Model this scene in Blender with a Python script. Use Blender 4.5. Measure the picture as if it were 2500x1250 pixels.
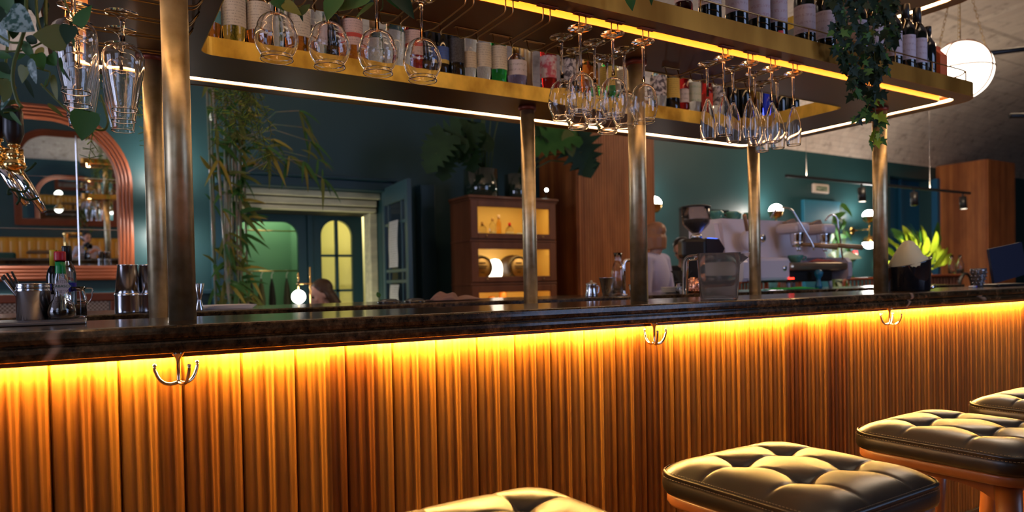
import bpy, bmesh, math, random
from mathutils import Vector, Matrix, Euler
PI = math.pi
R = math.radians
random.seed(7)
for o in list(bpy.data.objects): bpy.data.objects.remove(o, do_unlink=True)
S = bpy.context.scene
COL = S.collection
# ------------------------------------------------------------------ camera, world, exposure
FPX = 1695.3; YAW = 0.54234327; PITCH = -0.01920595; ROLL = 0.01935055; PCX = 1250.0; PCY = 720.7; CAMZ = 1.175
def cam_axes():
    ca, sa, cb, sb, cc, sc = math.cos(YAW), math.sin(YAW), math.cos(PITCH), math.sin(PITCH), math.cos(ROLL), math.sin(ROLL)
    r = Vector((ca, -sa, 0)); f = Vector((sa*cb, ca*cb, sb)); d = f.cross(r)
    return cc*r + sc*d, -sc*r + cc*d, f
CR, CD, CF = cam_axes()
cam_data = bpy.data.cameras.new('camera'); cam = bpy.data.objects.new('camera', cam_data); COL.objects.link(cam)
cam.matrix_world = Matrix(((CR.x, -CD.x, -CF.x, 0), (CR.y, -CD.y, -CF.y, 0), (CR.z, -CD.z, -CF.z, CAMZ), (0, 0, 0, 1)))
cam_data.sensor_width = 36.0; cam_data.lens = FPX/2500*36.0
cam_data.shift_y = (PCY-625)/2500.0
cam_data.clip_start = 0.02; cam_data.clip_end = 100
cam_data.dof.use_dof = True; cam_data.dof.focus_distance = 1.75; cam_data.dof.aperture_fstop = 3.2
S.camera = cam
W = bpy.data.worlds.new('world'); S.world = W; W.use_nodes = True
W.node_tree.nodes['Background'].inputs[0].default_value = (0.45, 0.55, 0.8, 1)
W.node_tree.nodes['Background'].inputs[1].default_value = 0.05
S.view_settings.view_transform = 'Standard'; S.view_settings.look = 'None'
S.view_settings.exposure = 0.0; S.view_settings.gamma = 1.0; S.view_settings.use_curve_mapping = False
S.cycles.max_bounces = 16; S.cycles.transmission_bounces = 16; S.cycles.transparent_max_bounces = 16
S.cycles.diffuse_bounces = 4; S.cycles.glossy_bounces = 6
S.cycles.sample_clamp_indirect = 4.0; S.cycles.caustics_reflective = False; S.cycles.caustics_refractive = False
S.cycles.blur_glossy = 0.5
def area_light(name, loc, rot, sx, sy, power, col, spread=180):
    L = bpy.data.lights.new(name, 'AREA'); L.shape = 'RECTANGLE'; L.size = sx; L.size_y = sy; L.energy = power; L.color = col; L.spread = R(spread)
    o = bpy.data.objects.new(name, L); o.location = loc; o.rotation_euler = rot; COL.objects.link(o); return o
# daylight entering by the street windows behind the camera, and unseen soft fills added under the ceiling
area_light('window_daylight', (4.2, -1.65, 1.9), (R(90), 0, 0), 2.3, 2.1, 55, (0.45, 0.60, 1.0))
area_light('window_daylight', (-2.8, -1.65, 1.9), (R(90), 0, 0), 2.1, 2.1, 36, (0.55, 0.66, 1.0))
area_light('window_daylight', (-5.0, 1.6, 1.95), (0, R(-90), 0), 2.1, 2.4, 110, (0.64, 0.70, 1.0))
area_light('ceiling_fill', (2.2, 0.0, 4.0), (0, 0, 0), 1.2, 0.8, 9, (1.0, 0.76, 0.52))
area_light('ceiling_fill', (8.0, 3.6, 4.0), (0, 0, 0), 2.0, 1.0, 120, (1.0, 0.74, 0.50))
area_light('ceiling_fill', (0.5, 4.6, 3.9), (0, 0, 0), 1.2, 1.0, 4, (1.0, 0.80, 0.60))
area_light('lobby_lamp', (2.5, 7.40, 2.2), (0, 0, 0), 0.5, 0.3, 17, (1.0, 0.94, 0.70))
area_light('niche_lamp', (1.5, 7.55, 2.2), (0, 0, 0), 0.5, 0.1, 7, (0.95, 0.95, 0.66))
area_light('floor_uplight', (1.75, 6.35, 0.45), (R(160), 0, 0), 0.9, 0.2, 8, (1.0, 0.96, 0.62))
area_light('vault_fill_shelf', (1.6, 2.15, 2.43), (R(180), 0, 0), 2.6, 0.8, 60, (1.0, 0.72, 0.45))  # unseen fill added above the upper tier to brighten the vault
area_light('vault_fill_track', (8.6, 5.0, 2.31), (R(180), 0, 0), 3.6, 0.03, 30, (1.0, 0.80, 0.58))  # added strip of fill along the track, lifts the vault at the right
def at(px, py, Y):
    """point of the place seen at (px, py) of the 2500x1250 photo and standing at depth Y"""
    v = (px-PCX)/FPX*CR + (py-PCY)/FPX*CD + CF
    return Vector((0, 0, CAMZ)) + v*(Y/v.y)
def atz(px, py, z):
    v = (px-PCX)/FPX*CR + (py-PCY)/FPX*CD + CF
    return Vector((0, 0, CAMZ)) + v*((z-CAMZ)/v.z)
# ------------------------------------------------------------------ scene graph helpers
def prop(o, label=None, cat=None, group=None, kind=None):
    if label: o['label'] = label
    if cat: o['category'] = cat
    if group: o['group'] = group
    if kind: o['kind'] = kind
    return o
def thing(name, label, cat, loc=(0, 0, 0), rz=0.0, group=None):
    o = bpy.data.objects.new(name, None); COL.objects.link(o); o.empty_display_size = 0.05
    o.location = loc; o.rotation_euler = (0, 0, rz)
    return prop(o, label, cat, group)
def copy_tree(o, parent=None):
    c = o.copy(); COL.objects.link(c); c.parent = parent
    for ch in list(o.children): copy_tree(ch, c)
    return c
class MB:
    def __init__(s): s.v = []; s.f = []; s.sm = []; s.mi = []
    def add(s, vs, fs, smooth=False, M=None, mi=0):
        n = len(s.v)
        s.v += [tuple(M @ Vector(p)) if M is not None else tuple(p) for p in vs]
        for f in fs: s.f.append(tuple(i+n for i in f)); s.sm.append(smooth); s.mi.append(mi)
        return s
    def box(s, c, d, M=None, b=0.0, mi=0):
        x, y, z = (k/2 for k in d)
        if b <= 0:
            vs = [(sx*x+c[0], sy*y+c[1], sz*z+c[2]) for sz in (-1, 1) for sy in (-1, 1) for sx in (-1, 1)]
            fs = [(0, 2, 3, 1), (4, 5, 7, 6), (0, 1, 5, 4), (2, 6, 7, 3), (0, 4, 6, 2), (1, 3, 7, 5)]
            return s.add(vs, fs, False, M, mi)
        b = min(b, x*.95, y*.95, z*.95)
        bm = bmesh.new(); bmesh.ops.create_cube(bm, size=1)
        for v in bm.verts: v.co = Vector((v.co.x*d[0]+c[0], v.co.y*d[1]+c[1], v.co.z*d[2]+c[2]))
        bmesh.ops.bevel(bm, geom=bm.edges[:], offset=b, segments=2, affect='EDGES', profile=.5)
        vs = [v.co.copy() for v in bm.verts]; bm.verts.index_update()
        fs = [tuple(v.index for v in f.verts) for f in bm.faces]; bm.free()
        return s.add(vs, fs, False, M, mi)
    def b2(s, p, q, M=None, b=0.0, mi=0):
        return s.box([(p[i]+q[i])/2 for i in range(3)], [abs(q[i]-p[i]) for i in range(3)], M, b, mi)
    def lathe(s, prof, seg=32, c=(0, 0, 0), M=None, smooth=True, a0=0, a1=None, mi=0):
        full = a1 is None; a1 = 2*PI if full else a1
        vs = []; n = len(prof); k = seg if full else seg+1
        for j in range(k):
            a = a0+(a1-a0)*j/seg; ca, sa = math.cos(a), math.sin(a)
            vs += [(c[0]+r*ca, c[1]+r*sa, c[2]+z) for r, z in prof]
        fs = []
        for j in range(seg):
            j2 = (j+1) % seg if full else j+1
            for i in range(n-1):
                fs.append((j*n+i, j2*n+i, j2*n+i+1, j*n+i+1))
        return s.add(vs, fs, smooth, M, mi)
    def tube(s, pts, r, seg=8, closed=False, M=None, smooth=True, caps=True, mi=0):
        pts = [Vector(p) for p in pts]; n = len(pts)
        rs = r if isinstance(r, (list, tuple)) else [r]*n
        vs = []; up = None
        for i, p in enumerate(pts):
            if closed: t = pts[(i+1) % n]-pts[i-1]
            else: t = pts[min(i+1, n-1)]-pts[max(i-1, 0)]
            if t.length < 1e-9: t = Vector((0, 0, 1))
            t.normalize()
            if up is None:
                up = Vector((0, 0, 1)) if abs(t.z) < .9 else Vector((1, 0, 0))
            up = (up-t*up.dot(t))
            if up.length < 1e-6: up = Vector((1, 0, 0)).cross(t)
            up.normalize(); w = t.cross(up)
            for j in range(seg):
                a = 2*PI*j/seg; vs.append(p+(up*math.cos(a)+w*math.sin(a))*rs[i])
        fs = []
        m = n if closed else n-1
        for i in range(m):
            i2 = (i+1) % n
            for j in range(seg):
                j2 = (j+1) % seg; fs.append((i*seg+j, i*seg+j2, i2*seg+j2, i2*seg+j))
        if not closed and caps:
            fs.append(tuple(range(seg))[::-1]); fs.append(tuple((n-1)*seg+j for j in range(seg)))
        return s.add(vs, fs, smooth, M, mi)
    def ell(s, c, rad, seg=16, rings=10, M=None, rot=None, mi=0):
        vs = [Vector((0, 0, -1))]
        for i in range(1, rings):
            ph = -PI/2+PI*i/rings
            for j in range(seg):
                a = 2*PI*j/seg; vs.append(Vector((math.cos(ph)*math.cos(a), math.cos(ph)*math.sin(a), math.sin(ph))))
        vs.append(Vector((0, 0, 1))); fs = []
        for j in range(seg):
            fs.append((0, 1+(j+1) % seg, 1+j)); fs.append((len(vs)-1, 1+(rings-2)*seg+j, 1+(rings-2)*seg+(j+1) % seg))
        for i in range(rings-2):
            for j in range(seg):
                a = 1+i*seg+j; b = 1+i*seg+(j+1) % seg; fs.append((a, b, b+seg, a+seg))
        rr = rad if isinstance(rad, (list, tuple)) else (rad,)*3
        q = rot if rot is not None else Matrix.Identity(3)
        vs = [q @ Vector((v.x*rr[0], v.y*rr[1], v.z*rr[2]))+Vector(c) for v in vs]
        return s.add(vs, fs, True, M, mi)
    def ring(s, lo, li, z0, z1, smooth=False, M=None, mi=0):
        n = len(lo); vs = [(x, y, z) for z in (z0, z1) for L in (lo, li) for x, y in L]
        fs = []
        for j in range(n):
            k = (j+1) % n
            fs += [(j, k, 2*n+k, 2*n+j), (n+k, n+j, 3*n+j, 3*n+k), (k, j, n+j, n+k), (2*n+j, 2*n+k, 3*n+k, 3*n+j)]
        return s.add(vs, fs, smooth, M, mi)
    def prism(s, loop, z0, z1, M=None, smooth=False, mi=0):
        n = len(loop); vs = [(x, y, z0) for x, y in loop]+[(x, y, z1) for x, y in loop]
        fs = [tuple(range(n))[::-1], tuple(range(n, 2*n))]
        s.add(vs, fs, False, M, mi); s.add(vs, [(j, (j+1) % n, n+(j+1) % n, n+j) for j in range(n)], smooth, M, mi)
        return s
    def mesh(s, name):
        me = bpy.data.meshes.new(name); me.from_pydata(s.v, [], s.f)
        me.polygons.foreach_set('use_smooth', s.sm)
        if any(s.mi): me.polygons.foreach_set('material_index', s.mi)
        me.update(); return me
    def build(s, name, mat, parent=None, loc=None, fix=True):
        me = s.mesh(name)
        if fix:
            bm = bmesh.new(); bm.from_mesh(me); bmesh.ops.recalc_face_normals(bm, faces=bm.faces[:]); bm.to_mesh(me); bm.free()
        for m in (mat if isinstance(mat, (list, tuple)) else [mat]): me.materials.append(m)
        o = bpy.data.objects.new(name, me); COL.objects.link(o)
        if parent is not None: o.parent = parent
        if loc is not None: o.location = loc
        return o
def rr(x0, y0, x1, y1, r, n=6):
    out = []
    for cx, cy, a in ((x1-r, y0+r, -90), (x1-r, y1-r, 0), (x0+r, y1-r, 90), (x0+r, y0+r, 180)):
        for i in range(n+1):
            t = R(a+90*i/n); out.append((cx+r*math.cos(t), cy+r*math.sin(t)))
    return out
def structure(o, label=None, cat=None):
    o['kind'] = 'structure'; return o
def bend(pts, n=5, r=.02):
    """round the corners of a polyline"""
    P = [Vector(p) for p in pts]; out = [P[0]]
    for i in range(1, len(P)-1):
        a, b, c = P[i-1], P[i], P[i+1]
        d1 = min(r, (a-b).length*.45); d2 = min(r, (c-b).length*.45)
        s = b+(a-b).normalized()*d1; e = b+(c-b).normalized()*d2
        for k in range(n+1):
            t = k/n; out.append(s*(1-t)**2+b*2*t*(1-t)+e*t*t)
    out.append(P[-1]); return out
# ------------------------------------------------------------------ materials
def mat(name, col=(.5, .5, .5), rough=.5, metal=0.0, emit=None, es=0.0, trans=0.0, ior=1.45, coat=0.0, spec=.5, sheen=0.0, alpha=1.0):
    m = bpy.data.materials.new(name); m.use_nodes = True; b = m.node_tree.nodes['Principled BSDF']
    b.inputs['Base Color'].default_value = (*col, 1); b.inputs['Roughness'].default_value = rough; b.inputs['Metallic'].default_value = metal
    b.inputs['Transmission Weight'].default_value = trans; b.inputs['IOR'].default_value = ior; b.inputs['Coat Weight'].default_value = coat
    b.inputs['Specular IOR Level'].default_value = spec; b.inputs['Sheen Weight'].default_value = sheen; b.inputs['Alpha'].default_value = alpha
    if emit: b.inputs['Emission Color'].default_value = (*emit, 1); b.inputs['Emission Strength'].default_value = es
    return m
def nd(m, t, **k):
    n = m.node_tree.nodes.new(t)
    for a, b in k.items():
        if a.startswith('i_'): n.inputs[a[2:].replace('_', ' ')].default_value = b
        else: setattr(n, a, b)
    return n
def lk(m, a, b): m.node_tree.links.new(a, b)
def ramp(m, fac, stops):
    r = nd(m, 'ShaderNodeValToRGB'); lk(m, fac, r.inputs[0]); e = r.color_ramp.elements
    while len(e) < len(stops): e.new(.5)
    for i, (p, c) in enumerate(stops): e[i].position = p; e[i].color = (*c, 1)
    return r.outputs[0]
def coords(m, scale=(1, 1, 1), rot=(0, 0, 0), kind='Object'):
    t = nd(m, 'ShaderNodeTexCoord'); p = nd(m, 'ShaderNodeMapping'); p.inputs['Scale'].default_value = scale; p.inputs['Rotation'].default_value = rot
    lk(m, t.outputs[kind], p.inputs[0]); return p.outputs[0]
def noise(m, vec, scale=5, detail=4, rough=.5, dist=0.0):
    n = nd(m, 'ShaderNodeTexNoise'); lk(m, vec, n.inputs['Vector']); n.inputs['Scale'].default_value = scale
    n.inputs['Detail'].default_value = detail; n.inputs['Roughness'].default_value = rough; n.inputs['Distortion'].default_value = dist
    return n.outputs['Fac']
def bump(m, h, strength=.2, dist=.01):
    b = nd(m, 'ShaderNodeBump'); b.inputs['Strength'].default_value = strength; b.inputs['Distance'].default_value = dist
    lk(m, h, b.inputs['Height']); lk(m, b.outputs[0], m.node_tree.nodes['Principled BSDF'].inputs['Normal'])
def bsdf(m): return m.node_tree.nodes['Principled BSDF']
def mixc(m, a, b, fac=None, blend='MIX', f=.5):
    x = nd(m, 'ShaderNodeMix', data_type='RGBA', blend_type=blend); x.inputs[0].default_value = f
    if fac is not None: lk(m, fac, x.inputs[0])
    for s, k in ((a, 6), (b, 7)):
        if isinstance(s, tuple): x.inputs[k].default_value = (*s, 1)
        else: lk(m, s, x.inputs[k])
    return x.outputs[2]
def mth(m, op, a, b=None):
    x = nd(m, 'ShaderNodeMath', operation=op)
    for i, s in enumerate((a, b)):
        if s is None: continue
        if isinstance(s, (int, float)): x.inputs[i].default_value = s
        else: lk(m, s, x.inputs[i])
    return x.outputs[0]
def noisy(name, c1, c2, scale=8, rough=.5, metal=0.0, vec=(1, 1, 1), lo=.35, hi=.65, bstr=0.0, coat=0.0, detail=5, rvar=0.0, dist=.01, kind='Object'):
    m = mat(name, c1, rough, metal, coat=coat); v = coords(m, vec, kind=kind); n = noise(m, v, scale, detail)
    lk(m, ramp(m, n, [(lo, c1), (hi, c2)]), bsdf(m).inputs['Base Color'])
    if bstr: bump(m, n, bstr, dist)
    if rvar:
        k = nd(m, 'ShaderNodeMapRange'); lk(m, n, k.inputs[0]); k.inputs[3].default_value = rough-rvar; k.inputs[4].default_value = rough+rvar
        lk(m, k.outputs[0], bsdf(m).inputs['Roughness'])
    return m
def board_wood(name, cols, board=.105, axis=0, rough=.38, gscale=1.0, coat=.15, spec=.5, blotch=True):
    """vertical boards: each board its own tone, grain running up z"""
    m = mat(name, cols[0], rough, coat=coat, spec=spec)
    t = nd(m, 'ShaderNodeTexCoord'); sp = nd(m, 'ShaderNodeSeparateXYZ'); lk(m, t.outputs['Object'], sp.inputs[0])
    fl = mth(m, 'FLOOR', mth(m, 'DIVIDE', sp.outputs[axis], board))
    wn = nd(m, 'ShaderNodeTexWhiteNoise', noise_dimensions='1D'); lk(m, fl, wn.inputs['W'])
    cb = nd(m, 'ShaderNodeCombineXYZ')
    lk(m, mth(m, 'MULTIPLY', sp.outputs[0], 26.0*gscale), cb.inputs[0]); lk(m, mth(m, 'MULTIPLY', sp.outputs[1], 26.0*gscale), cb.inputs[1])
    lk(m, mth(m, 'ADD', mth(m, 'MULTIPLY', sp.outputs[2], 1.3*gscale), mth(m, 'MULTIPLY', wn.outputs['Value'], 37.0)), cb.inputs[2])
    n = noise(m, cb.outputs[0], 1.6, 5, .6, .6)
    g = ramp(m, n, [(.20, cols[2]), (.47, cols[1]), (.75, cols[0])])
    tone = ramp(m, wn.outputs['Value'], [(0, (.62, .48, .40)), (.25, (.90, .85, .80)), (.6, (1, 1, 1)), (1, (1.2, 1.18, 1.12))])
    tone_n = tone.node; tone_n.color_ramp.interpolation = 'CONSTANT' if False else 'LINEAR'
    c = mixc(m, g, tone, blend='MULTIPLY', f=1.0)
    if blotch:
        v2 = coords(m, (1, 1, .35)); n2 = noise(m, v2, 7, 3)
        c = mixc(m, c, ramp(m, n2, [(.3, (.75, .7, .66)), (.7, (1.1, 1.08, 1.05))]), blend='MULTIPLY', f=1.0)
    lk(m, c, bsdf(m).inputs['Base Color']); bump(m, n, .12, .002)
    return m
M = {}
M['bar_wood'] = board_wood('bar_wood', [(.33, .152, .024), (.26, .106, .014), (.17, .060, .008)], .12, 0, .45, coat=0, spec=.25)
M['slat_wood'] = board_wood('slat_wood', [(.50, .19, .055), (.41, .14, .038), (.31, .095, .024)], .055, 0, .5, coat=0)
M['slat_wood_side'] = board_wood('slat_wood_side', [(.50, .19, .055), (.41, .14, .038), (.31, .095, .024)], .055, 1, .5, coat=0)
M['stool_wood'] = noisy('stool_wood', (.17, .056, .016), (.27, .095, .028), 3, .38, vec=(1, 1, .12), bstr=.03, coat=.2)
M['frame_wood'] = noisy('frame_wood', (.15, .034, .011), (.24, .058, .019), 4, .42, vec=(.5, .5, .3), coat=.1)
M['cab_wood'] = noisy('cabinet_wood', (.17, .055, .02), (.27, .095, .035), 5, .45, vec=(1, 1, .18), coat=.15)
M['cab_inside'] = mat('cabinet_inside', (.75, .52, .20), .5)
M['lip_wood'] = mat('lip_wood', (.20, .07, .02), .4)
M['brass'] = noisy('aged_brass', (.42, .33, .18), (.66, .56, .36), 22, .42, .92, lo=.3, hi=.7, rvar=.10, bstr=.05)
M['brass_sheet'] = noisy('aged_brass_sheet', (.34, .19, .02), (.82, .54, .085), 9, .45, 0.8, lo=.32, hi=.60, rvar=.08, vec=(1, 1, .6))
M['brass_fascia'] = noisy('brass_fascia', (.30, .115, .016), (.55, .25, .040), 6, .42, 0.95, lo=.35, hi=.65, rvar=.08, vec=(1, 1, .25))
M['brass_bright'] = mat('polished_brass', (.85, .56, .20), .16, 1.0)
M['brass_wire'] = mat('brass_wire', (.48, .31, .12), .28, 1.0)
M['canopy'] = noisy('bronze_metal', (.16, .078, .030), (.22, .112, .042), 3, .40, .25, rvar=.05)
M['canopy_dark'] = mat('bronze_dark', (.05, .03, .02), .45, .5)
M['cap_red'] = mat('copper_cap', (.28, .07, .04), .4, .6)
M['steel'] = mat('brushed_steel', (.66, .66, .68), .17, 1.0)
M['steel_dull'] = mat('dull_steel', (.35, .34, .34), .32, 1.0)
M['chrome'] = mat('chrome', (.82, .82, .84), .06, 1.0)
M['hook'] = mat('hook_metal', (.62, .52, .38), .10, 1.0)
M['glass'] = mat('clear_glass', (1, 1, 1), 0.0, trans=1.0, ior=1.46, spec=.6)
M['pane'] = mat('pane_glass', (.92, .95, .95), 0.0, trans=1.0, ior=1.05, spec=.8)
M['black'] = mat('black_plastic', (.012, .012, .014), .35)
M['black_matte'] = mat('black_matte', (.01, .01, .011), .7)
M['navy'] = mat('navy_cover', (.012, .016, .040), .55)
M['white_enamel'] = mat('white_enamel', (.62, .57, .62), .35)
M['white'] = mat('white_ceramic', (.75, .72, .68), .25)
M['paper'] = mat('paper', (.62, .60, .60), .6)
M['wall_teal'] = noisy('teal_paint', (.015, .054, .062), (.020, .064, .070), 2.0, .42, lo=.3, hi=.7)
M['trim_teal'] = mat('navy_teal_trim', (.012, .045, .065), .4)
M['door_blue'] = mat('blue_door_paint', (.02, .16, .26), .4)
M['green_wall'] = mat('green_plaster', (.13, .30, .17), .7)
M['cream_brick'] = noisy('cream_stone', (.50, .48, .34), (.66, .62, .44), 14, .85, bstr=.5, dist=.02, vec=(.4, 1, 1.5))
def translucent(name, col):
    m = mat(name, col, .6); a = nd(m, 'ShaderNodeBsdfTranslucent'); a.inputs[0].default_value = (*col, 1); x = nd(m, 'ShaderNodeMixShader'); x.inputs[0].default_value = .7
    lk(m, bsdf(m).outputs[0], x.inputs[1]); lk(m, a.outputs[0], x.inputs[2]); lk(m, x.outputs[0], m.node_tree.nodes['Material Output'].inputs[0]); return m
M['yellow_pane'] = translucent('frosted_yellow_pane', (.88, .82, .48))
M['groove'] = mat('groove_brass', (.80, .27, .015), .5)
def vault_material():
    m = mat('whitewashed_brick', (.5, .44, .4), .8)
    t = nd(m, 'ShaderNodeTexCoord'); mp = nd(m, 'ShaderNodeMapping'); mp.inputs['Rotation'].default_value = (R(90), 0, 0); lk(m, t.outputs['Object'], mp.inputs[0])
    br = nd(m, 'ShaderNodeTexBrick'); lk(m, mp.outputs[0], br.inputs[0])
    br.inputs['Color1'].default_value = (.56, .48, .42, 1); br.inputs['Color2'].default_value = (.48, .40, .35, 1); br.inputs['Mortar'].default_value = (.36, .30, .26, 1)
    br.inputs['Scale'].default_value = 3.6; br.inputs['Mortar Size'].default_value = .012; br.inputs['Mortar Smooth'].default_value = .6
    n = noise(m, coords(m), 6, 6, .65)
    c = mixc(m, br.outputs[0], ramp(m, n, [(.28, (.35, .30, .27)), (.46, (1, 1, 1)), (.8, (1.05, 1.0, .95))]), blend='MULTIPLY', f=.85)
    lk(m, c, bsdf(m).inputs['Base Color']); bump(m, n, .5, .03); return m
M['vault'] = vault_material()
def marble():
    m = mat('dark_brown_marble', (.03, .02, .012), .17, coat=.15, spec=.38)
    v = coords(m, (1, 1, 1)); n = noise(m, v, 60, 6, .7); n2 = noise(m, v, 7, 5, .6, 1.0)
    c1 = ramp(m, n, [(.36, (.016, .011, .006)), (.55, (.085, .052, .024)), (.72, (.17, .11, .055))])
    c2 = ramp(m, n2, [(.45, (.45, .40, .36)), (.6, (1.2, 1.1, 1.0))])
    c = mixc(m, c1, c2, blend='MULTIPLY', f=1.0)
    w = nd(m, 'ShaderNodeTexWave', wave_type='BANDS', bands_direction='X'); w.inputs['Scale'].default_value = .42; w.inputs['Distortion'].default_value = 9; w.inputs['Detail'].default_value = 4
    w.inputs['Detail Scale'].default_value = 2.2; lk(m, coords(m, (1, .6, -1.6)), w.inputs[0])
    vein = ramp(m, w.outputs['Fac'], [(.0, (1, 1, 1)), (.004, (.5, .5, .5)), (.010, (0, 0, 0))])
    vm = mth(m, 'MULTIPLY', vein, mth(m, 'GREATER_THAN', noise(m, v, 3.2, 2), .52))
    c = mixc(m, c, (.34, .22, .14), fac=vm)
    lk(m, c, bsdf(m).inputs['Base Color'])
    bsdf(m).inputs['Coat Roughness'].default_value = .04
    return m
M['marble'] = marble()
def leather():
    m = mat('black_leather', (.007, .0055, .004), .31, spec=.62)
    v = coords(m); n = noise(m, v, 260, 3, .6); bump(m, n, .10, .0008)
    k = nd(m, 'ShaderNodeMapRange'); lk(m, noise(m, v, 18, 4), k.inputs[0]); k.inputs[3].default_value = .24; k.inputs[4].default_value = .38
    lk(m, k.outputs[0], bsdf(m).inputs['Roughness']); return m
M['leather'] = leather()
M['led_under'] = mat('led_amber', (1, .6, .2), .5, emit=(1.0, .55, .14), es=1050)
M['led_canopy'] = mat('led_warm_white', (1, .8, .5), .5, emit=(1.0, .60, .28), es=32)
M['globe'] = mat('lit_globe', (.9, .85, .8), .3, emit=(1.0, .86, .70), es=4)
M['globe_small'] = mat('lit_globe_small', (.9, .85, .8), .3, emit=(1.0, .93, .84), es=75)
# ------------------------------------------------------------------ the room
def struct(name, mb, m, parent=None):
    o = mb.build(name, m, parent)
    if parent is None: o['kind'] = 'structure'
    return o
YW = 6.5
w = MB()
for x0, x1, z0, z1 in ((-5.0, 1.0, 0, 3.0), (1.0, 2.44, 2.07, 3.0), (2.44, 6.43, 0, 3.0), (6.43, 7.35, 2.08, 3.0), (7.35, 11.12, 0, 3.0), (11.12, 12.44, 2.78, 3.0), (11.12, 12.44, 0, 0.6), (12.44, 16.2, 0, 3.0)):
    w.b2((x0, YW, z0), (x1, YW+.25, z1))
struct('wall_back', w, M['wall_teal'])
w = MB(); prof = [(6.5, 3.0), (6.42, 3.22), (6.2, 3.5), (5.8, 3.78), (5.2, 4.0), (4.4, 4.16), (3.2, 4.25), (1.0, 4.25), (-1.9, 4.25)]
vs = []; n = len(prof)
for x in (-5.2, 16.3): vs += [(x, y, z) for y, z in prof]
w.add(vs, [(i, i+1, n+i+1, n+i) for i in range(n-1)], True)
for x in (-5.2, 16.3): w.add([(x, 6.5, 4.35)]+[(x, y, z) for y, z in prof]+[(x, -1.9, 4.35)], [tuple(range(n+2))])
struct('ceiling', w, M['vault'])
w = MB(); w.b2((-5.2, -1.9, -.1), (16.3, 8.4, 0)); struct('floor', w, noisy('floor_wood', (.09, .045, .022), (.15, .08, .04), 5, .4, vec=(.3, 2, 1)))
w = MB()
for y0, y1, z0, z1 in ((-1.9, .4, 0, 4.3), (.4, 2.8, 0, .9), (.4, 2.8, 3.0, 4.3), (2.8, 6.7, 0, 4.3)): w.b2((-5.3, y0, z0), (-5.1, y1, z1))
struct('wall_left', w, M['wall_teal'])
w = MB()
for y0, y1, z0, z1 in ((.4, 2.8, .9, .96), (.4, 2.8, 2.94, 3.0), (.4, .46, .9, 3.0), (2.74, 2.8, .9, 3.0), (1.57, 1.63, .9, 3.0), (.4, 2.8, 2.2, 2.24)): w.b2((-4.97, y0, z0), (-4.93, y1, z1))
struct('window_5', w, M['black'])
w = MB(); w.b2((16.2, -1.9, 0), (16.4, 6.7, 4.3)); struct('wall_right', w, M['door_blue'])
w = MB()
for x0, x1, z0, z1 in ((-5.1, -3.9, 0, 4.3), (-3.9, -1.7, 0, .8), (-3.9, -1.7, 3.0, 4.3), (-1.7, 3.0, 0, 4.3), (3.0, 5.4, 0, .8), (3.0, 5.4, 3.0, 4.3), (5.4, 16.3, 0, 4.3)):
    w.b2((x0, -1.9, z0), (x1, -1.72, z1))
struct('wall_front', w, M['wall_teal'])
for k, (x0, x1) in enumerate(((-3.9, -1.7), (3.0, 5.4))):
    w = MB(); z0, z1 = .8, 3.0
    for a, b in (((x0, z0), (x1, z0+.05)), ((x0, z1-.05), (x1, z1)), ((x0, z0), (x0+.05, z1)), ((x1-.05, z0), (x1, z1)),
                 (((x0+x1)/2-.02, z0), ((x0+x1)/2+.02, z1)), ((x0, 2.1), (x1, 2.14)), ((x0, 1.55), (x1, 1.58))):
        w.b2((a[0], -1.64, a[1]), (b[0], -1.60, b[1]))
    struct('window_%d' % (k+1), w, M['black'])
# raised moulding round the dado under the mirror, header moulding over the portal
w = MB(); w.b2((-5.0, 6.44, 1.12), (.95, 6.5, 1.16), b=.008); struct('trim_1', w, M['trim_teal'])
w = MB(); w.b2((.92, 6.36, 2.07), (2.52, 6.5, 2.16), b=.01); w.b2((.88, 6.33, 2.16), (2.56, 6.5, 2.19), b=.008); struct('trim_2', w, M['trim_teal'])
w = MB(); w.b2((.88, 6.40, 0), (1.0, 6.5, 2.07), b=.008)
w.b2((2.80, 6.36, 0), (2.96, 6.5, 2.16), b=.01)
struct('trim_3', w, M['trim_teal'])
# stepped stone lintels of the portal
w = MB()
for y0, z0, z1, x1 in ((6.515, 2.008, 2.068, 2.47), (6.535, 1.936, 1.996, 2.44), (6.555, 1.884, 1.924, 2.44)):
    w.b2((1.0, y0, z0), (x1-.03, y0+.09, z1), b=.008)
w.b2((2.36, 6.62, 0), (2.44, 6.80, 1.884), b=.01)
struct('trim_4', w, M['cream_brick'])
w = MB(); w.b2((1.0, 6.60, 1.886), (2.44, 7.05, 2.3)); struct('trim_5', w, M['black_matte'])
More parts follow.
